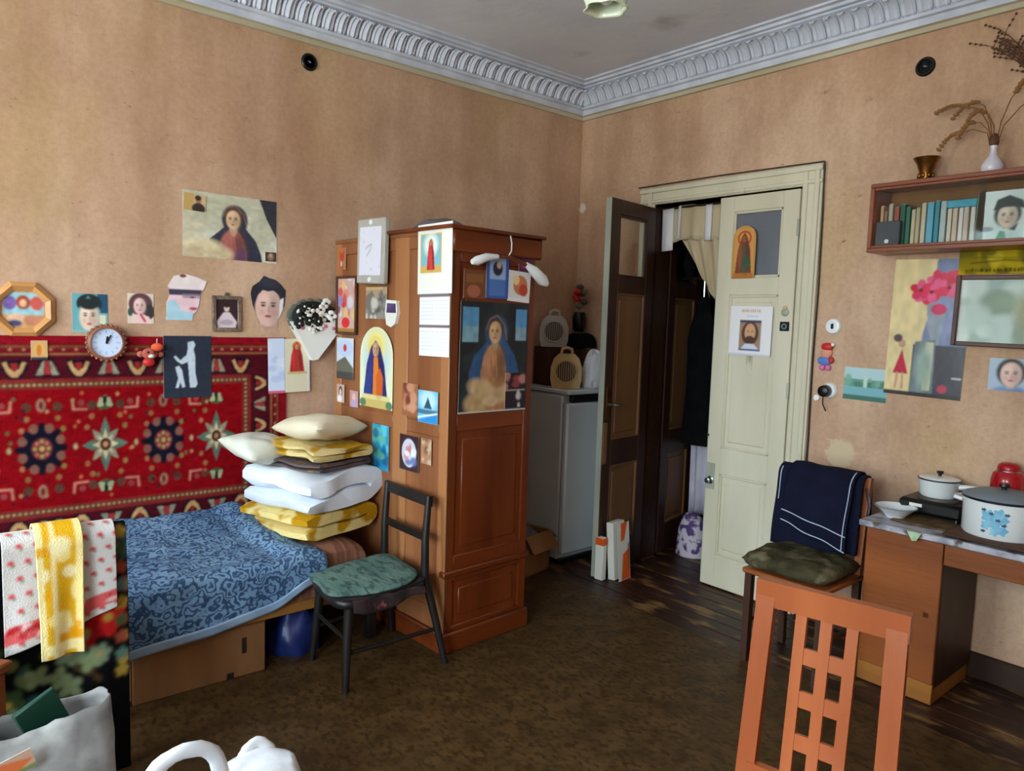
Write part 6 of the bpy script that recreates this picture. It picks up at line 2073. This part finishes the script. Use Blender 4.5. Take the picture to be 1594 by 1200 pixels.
# blue flower decal wraps the pot wall
def decal(cx, cz, rx, rz_, m, n=12, lift=.0008):
    R = .1437 + lift
    vs = [(0, 0, 0)]
    P = []
    for k in range(n):
        a = 2 * PI * k / n
        rr_ = 1 + .22 * math.cos(5 * a)
        P.append((cx + rx * rr_ * math.cos(a), cz + rz_ * rr_ * math.sin(a)))
    vs = [(R * math.cos(q), R * math.sin(q), z) for q, z in [(cx, cz)] + P]
    return G().add(vs, [(0, 1 + k, 1 + (k + 1) % n) for k in range(n)]).build('flower_decal' if m != 'decal_leaf' else 'leaf_decal', m, t, 0)
mat('decal_blue', (110, 176, 214), .25, (150, 206, 226), 40)
mat('decal_leaf', (60, 96, 116), .25)
A0 = math.radians(188)
for da, z, r in ((-.30, .098, .025), (-.02, .110, .022), (-.16, .072, .025), (-.34, .060, .018), (.06, .046, .020), (-.12, .036, .016), (.10, .088, .016)):
    decal(A0 + da + .10, z, r / .144, r, 'decal_blue', 20)
for da, z in ((-.42, .122), (-.22, .110), (.10, .068), (-.40, .034), (-.05, .086), (.16, .112)):
    decal(A0 + da + .10, z, .010 / .144, .006, 'decal_leaf', 10, .0014)
t = thing('red_canister', 'shiny red enamel canister with a lid behind the flowered pot', 'canister', (-.0755, -2.815, DZ + .0005))
G().lathe([(0, 0), (.062, 0), (.067, .01), (.067, .21), (.060, .240), (.046, .252), (.044, .256), (0, .256)], 30).build('canister_body', 'red_enamel', t)
G().lathe([(.0, .254), (.044, .254), (.046, .262), (.042, .278), (.030, .288), (0, .291)], 26).build('canister_lid', 'red_enamel', t)
G().lathe([(.044, .250), (.048, .252), (.048, .257), (.044, .258)], 26, closed=True).build('neck_ring', 'steel', t)

# ------------------------------------------------------------------ chair with the navy jacket
t = thing('kitchen_chair', 'brown wooden chair by the desk with a navy jacket on its back', 'chair', (-.60, -2.155, 0))
def kl(x, y, z): return (x + .60, y + 2.155, z)
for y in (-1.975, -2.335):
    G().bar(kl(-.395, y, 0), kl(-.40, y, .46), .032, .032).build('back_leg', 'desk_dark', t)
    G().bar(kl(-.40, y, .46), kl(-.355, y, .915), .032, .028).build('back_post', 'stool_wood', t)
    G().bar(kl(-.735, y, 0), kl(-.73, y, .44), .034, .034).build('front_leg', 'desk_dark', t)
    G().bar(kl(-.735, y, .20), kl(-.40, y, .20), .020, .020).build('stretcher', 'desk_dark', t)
G().box(*kl(-.765, -2.36, .435), *kl(-.385, -1.95, .460), .006).build('seat', 'stool_wood', t)
G().bar(kl(-.358, -1.97, .885), kl(-.358, -2.34, .885), .06, .022, (0, 0, 1)).build('top_rail', 'stool_wood', t)
G().bar(kl(-.385, -1.97, .62), kl(-.385, -2.34, .62), .05, .018, (0, 0, 1)).build('back_rail', 'stool_wood', t)
g = G()
def cush(s):
    def fn(u, v):
        x, y = u * 2 - 1, v * 2 - 1
        k = max(0, 1 - abs(x) ** 5) ** .4 * max(0, 1 - abs(y) ** 5) ** .4
        return (x * .205 * (1 - .08 * abs(y) ** 3), y * .215 * (1 - .08 * abs(x) ** 3), s * (.040 + .016 * nz(x * 3, y * 3, s + 4)) * k)
    return fn
g.grid(cush(1), 22, 22).grid(cush(-1), 22, 22)
tag(g.build('seat_cushion', 'cushion_moss', loc=(-.588, -2.150, .506), smooth=80), 'mossy green plush cushion on the chair by the desk', 'cushion')
# jacket over the chair back: folded cloth sheet, front side towards -x
t = thing('navy_jacket', 'dark navy jacket with white piping draped over the chair back', 'jacket', (-.36, -2.120, .575))
def jk(x0, x1, ztop, front, back, yf, yb, slope, seed):
    r = (yb - yf) / 2
    tot = back + PI * r + front
    def fn(u, v):
        s = v * tot
        if s < back: yy, z = yb, ztop - r - (back - s)
        elif s < back + PI * r:
            th = (s - back) / r
            yy, z = (yf + yb) / 2 + r * math.cos(th), ztop - r + r * math.sin(th)
        else:
            d = s - back - PI * r
            k = d / front
            yy, z = yf - .03 * k - .012 * k * math.sin(u * 11 + seed), ztop - r - d * (1 + slope * (u - .5))
        z += .010 * nz(u * 3, v * 3, seed)
        x = x0 + u * (x1 - x0) + .012 * nz(v * 3, u * 2, seed)
        return (yy + .36 * 0, -x, z)         # local: x runs out of the wall, y along it
    return fn
f1 = jk(-.205, .215, .345, .33, .26, -.055, .050, -.10, 1)
G().grid(f1, 26, 40).build('jacket_body', 'navy_cloth', t, 80, solid=.010)
f2 = jk(-.150, .185, .362, .26, .20, -.085, .066, .34, 4)
G().grid(f2, 26, 36).build('jacket_front', 'navy_cloth', t, 80, solid=.008)
def edge(fn, us, vs, name):
    pts = []
    for u, v in zip(us, vs):
        p = fn(u, v)
        pts.append((p[0] - .009, p[1], p[2]))
    G().tube(pts, .0026, 6).build(name, 'piping', t, 60)
q = [i / 14 for i in range(15)]
edge(f2, q, [.985] * 15, 'piping_hem')
edge(f2, [.96] * 15, [.48 + .50 * k for k in q], 'piping_front')
edge(f2, q, [.90 - .0 * k for k in q], 'piping_stitch')
edge(f1, [.04] * 15, [.50 + .22 * k for k in q], 'piping_cuff')
G().tube([(-.06, -.235, .30), (-.04, -.245, .22), (-.02, -.23, .15)], .006, 6).build('zip_pull', 'steel', t)

# ------------------------------------------------------------------ slatted chair in the foreground
t = thing('slatted_chair', 'orange-brown chair with a latticed tall back in the foreground', 'chair', (-2.215, -3.035, 0), math.radians(10.5))
# local x: seat forward is -x, back plane near x = +.15; local y across
HWD = .157
def bk(z): return .055 + .13 * (z - .45) if z > .45 else .055 - .0 * z
def bp(y, z): return (bk(z), y, z)
for s in (-1, 1):
    G().bar(bp(s * (HWD + .004), .43), bp(s * (HWD - .004), .925), .046, .026).build('back_post', 'chair_orange', t)
    G().bar((.085, s * HWD, 0), (.052, s * (HWD + .004), .44), .040, .034).build('back_leg', 'chair_orange', t)
    G().bar((-.345, s * (HWD + .01), 0), (-.345, s * (HWD + .01), .43), .040, .036).build('front_leg', 'chair_orange', t)
    G().box(-.34, s * HWD - .012, .375, .05, s * HWD + .012, .43, .003).build('seat_rail', 'chair_orange', t)
G().bar(bp(-HWD - .022, .922), bp(HWD + .022, .922), .066, .028, (0, 0, 1)).build('top_rail', 'chair_orange', t)
G().bar(bp(-HWD, .47), bp(HWD, .47), .045, .022, (0, 0, 1)).build('lower_rail', 'chair_orange', t)
ys_ = (.062, .002, -.058)
for y in ys_:
    G().bar(bp(y, .47), bp(y, .90), .027, .016).build('slat', 'chair_orange', t)
for a, b in ((0, 1), (1, 2)):
    for z in (.790, .685, .580):
        ym = (ys_[a] + ys_[b]) / 2
        G().bar(bp(ym, z - .020), bp(ym, z + .020), .036, .012).build('lattice_block', 'chair_orange', t, 0)
G().box(-.365, -HWD - .02, .43, .055, HWD + .02, .452, .008).build('seat', 'chair_orange', t)

# ------------------------------------------------------------------ pendant lamp
t = thing('pendant_lamp', 'glass pendant lamp hanging from the ceiling at the top edge', 'lamp', (-2.05, -2.13, 2.60))
G().lathe([(0, .600), (.055, .600), (.055, .622), (.03, .634), (0, .6345)], 22).build('ceiling_rose', 'brass', t)
G().tube([(0, 0, .60), (0, 0, .16)], .006, 8).build('rod', 'brass', t)
G().lathe([(0, .13), (.03, .13), (.034, .17), (.015, .19), (0, .19)], 18).build('socket_cup', 'brass', t)
n = 36
vs, fs = [], []
prof = [(.028, .135), (.060, .120), (.078, .085), (.074, .045), (.062, .018), (.060, .006), (.068, .0)]
for i, (r, z) in enumerate(prof):
    for k in range(n):
        a = 2 * PI * k / n
        q = 1 + .10 * math.cos(6 * a) * (i / (len(prof) - 1)) ** 2
        vs.append((r * q * math.cos(a), r * q * math.sin(a), z))
fs = [(i * n + k, i * n + (k + 1) % n, (i + 1) * n + (k + 1) % n, (i + 1) * n + k) for i in range(len(prof) - 1) for k in range(n)]
G().add(vs, fs).build('glass_shade', 'lamp_glass', t, 80, solid=.003)
G().ell((0, 0, .055), (.030, .030, .040), 16, 10).build('bulb', 'white_plastic', t)

# ------------------------------------------------------------------ trees outside, seen in the mirror
mat('leaves', (92, 106, 84), .8, (60, 74, 56), 2.5, bump=.6, bscale=6)
mat('bark', (84, 66, 50), .9)
rr = random.Random(21)
for k, (x, y, r, lab) in enumerate(((-13.5, 2.4, 2.1, 'nearest leafy tree outside the window'), (-16.5, 6.4, 2.6, 'broad leafy tree outside beyond the nearest one'), (-17.5, -3.0, 2.4, 'leafy tree outside on the far right'))):
    t = thing('leafy_tree', lab, 'tree', (x, y, -4.0), group='trees outside the window')
    G().tube([(0, 0, 0), (.1, 0, 2.2), (0, .1, 4.5)], [.22, .17, .10], 8).build('trunk', 'bark', t)
    g = G().ell((0, 0, 5.4), (r, r, r * 1.15), 28, 18)
    g.warp(lambda p: p + (p - Vector((0, 0, 5.4))) * (.30 * nz(p.x * .9 + k, p.y * .9, p.z * .9) + .14 * nz(p.x * 2.6, p.y * 2.6, p.z * 2.6 + k)))
    g.build('crown', 'leaves', t, 80)
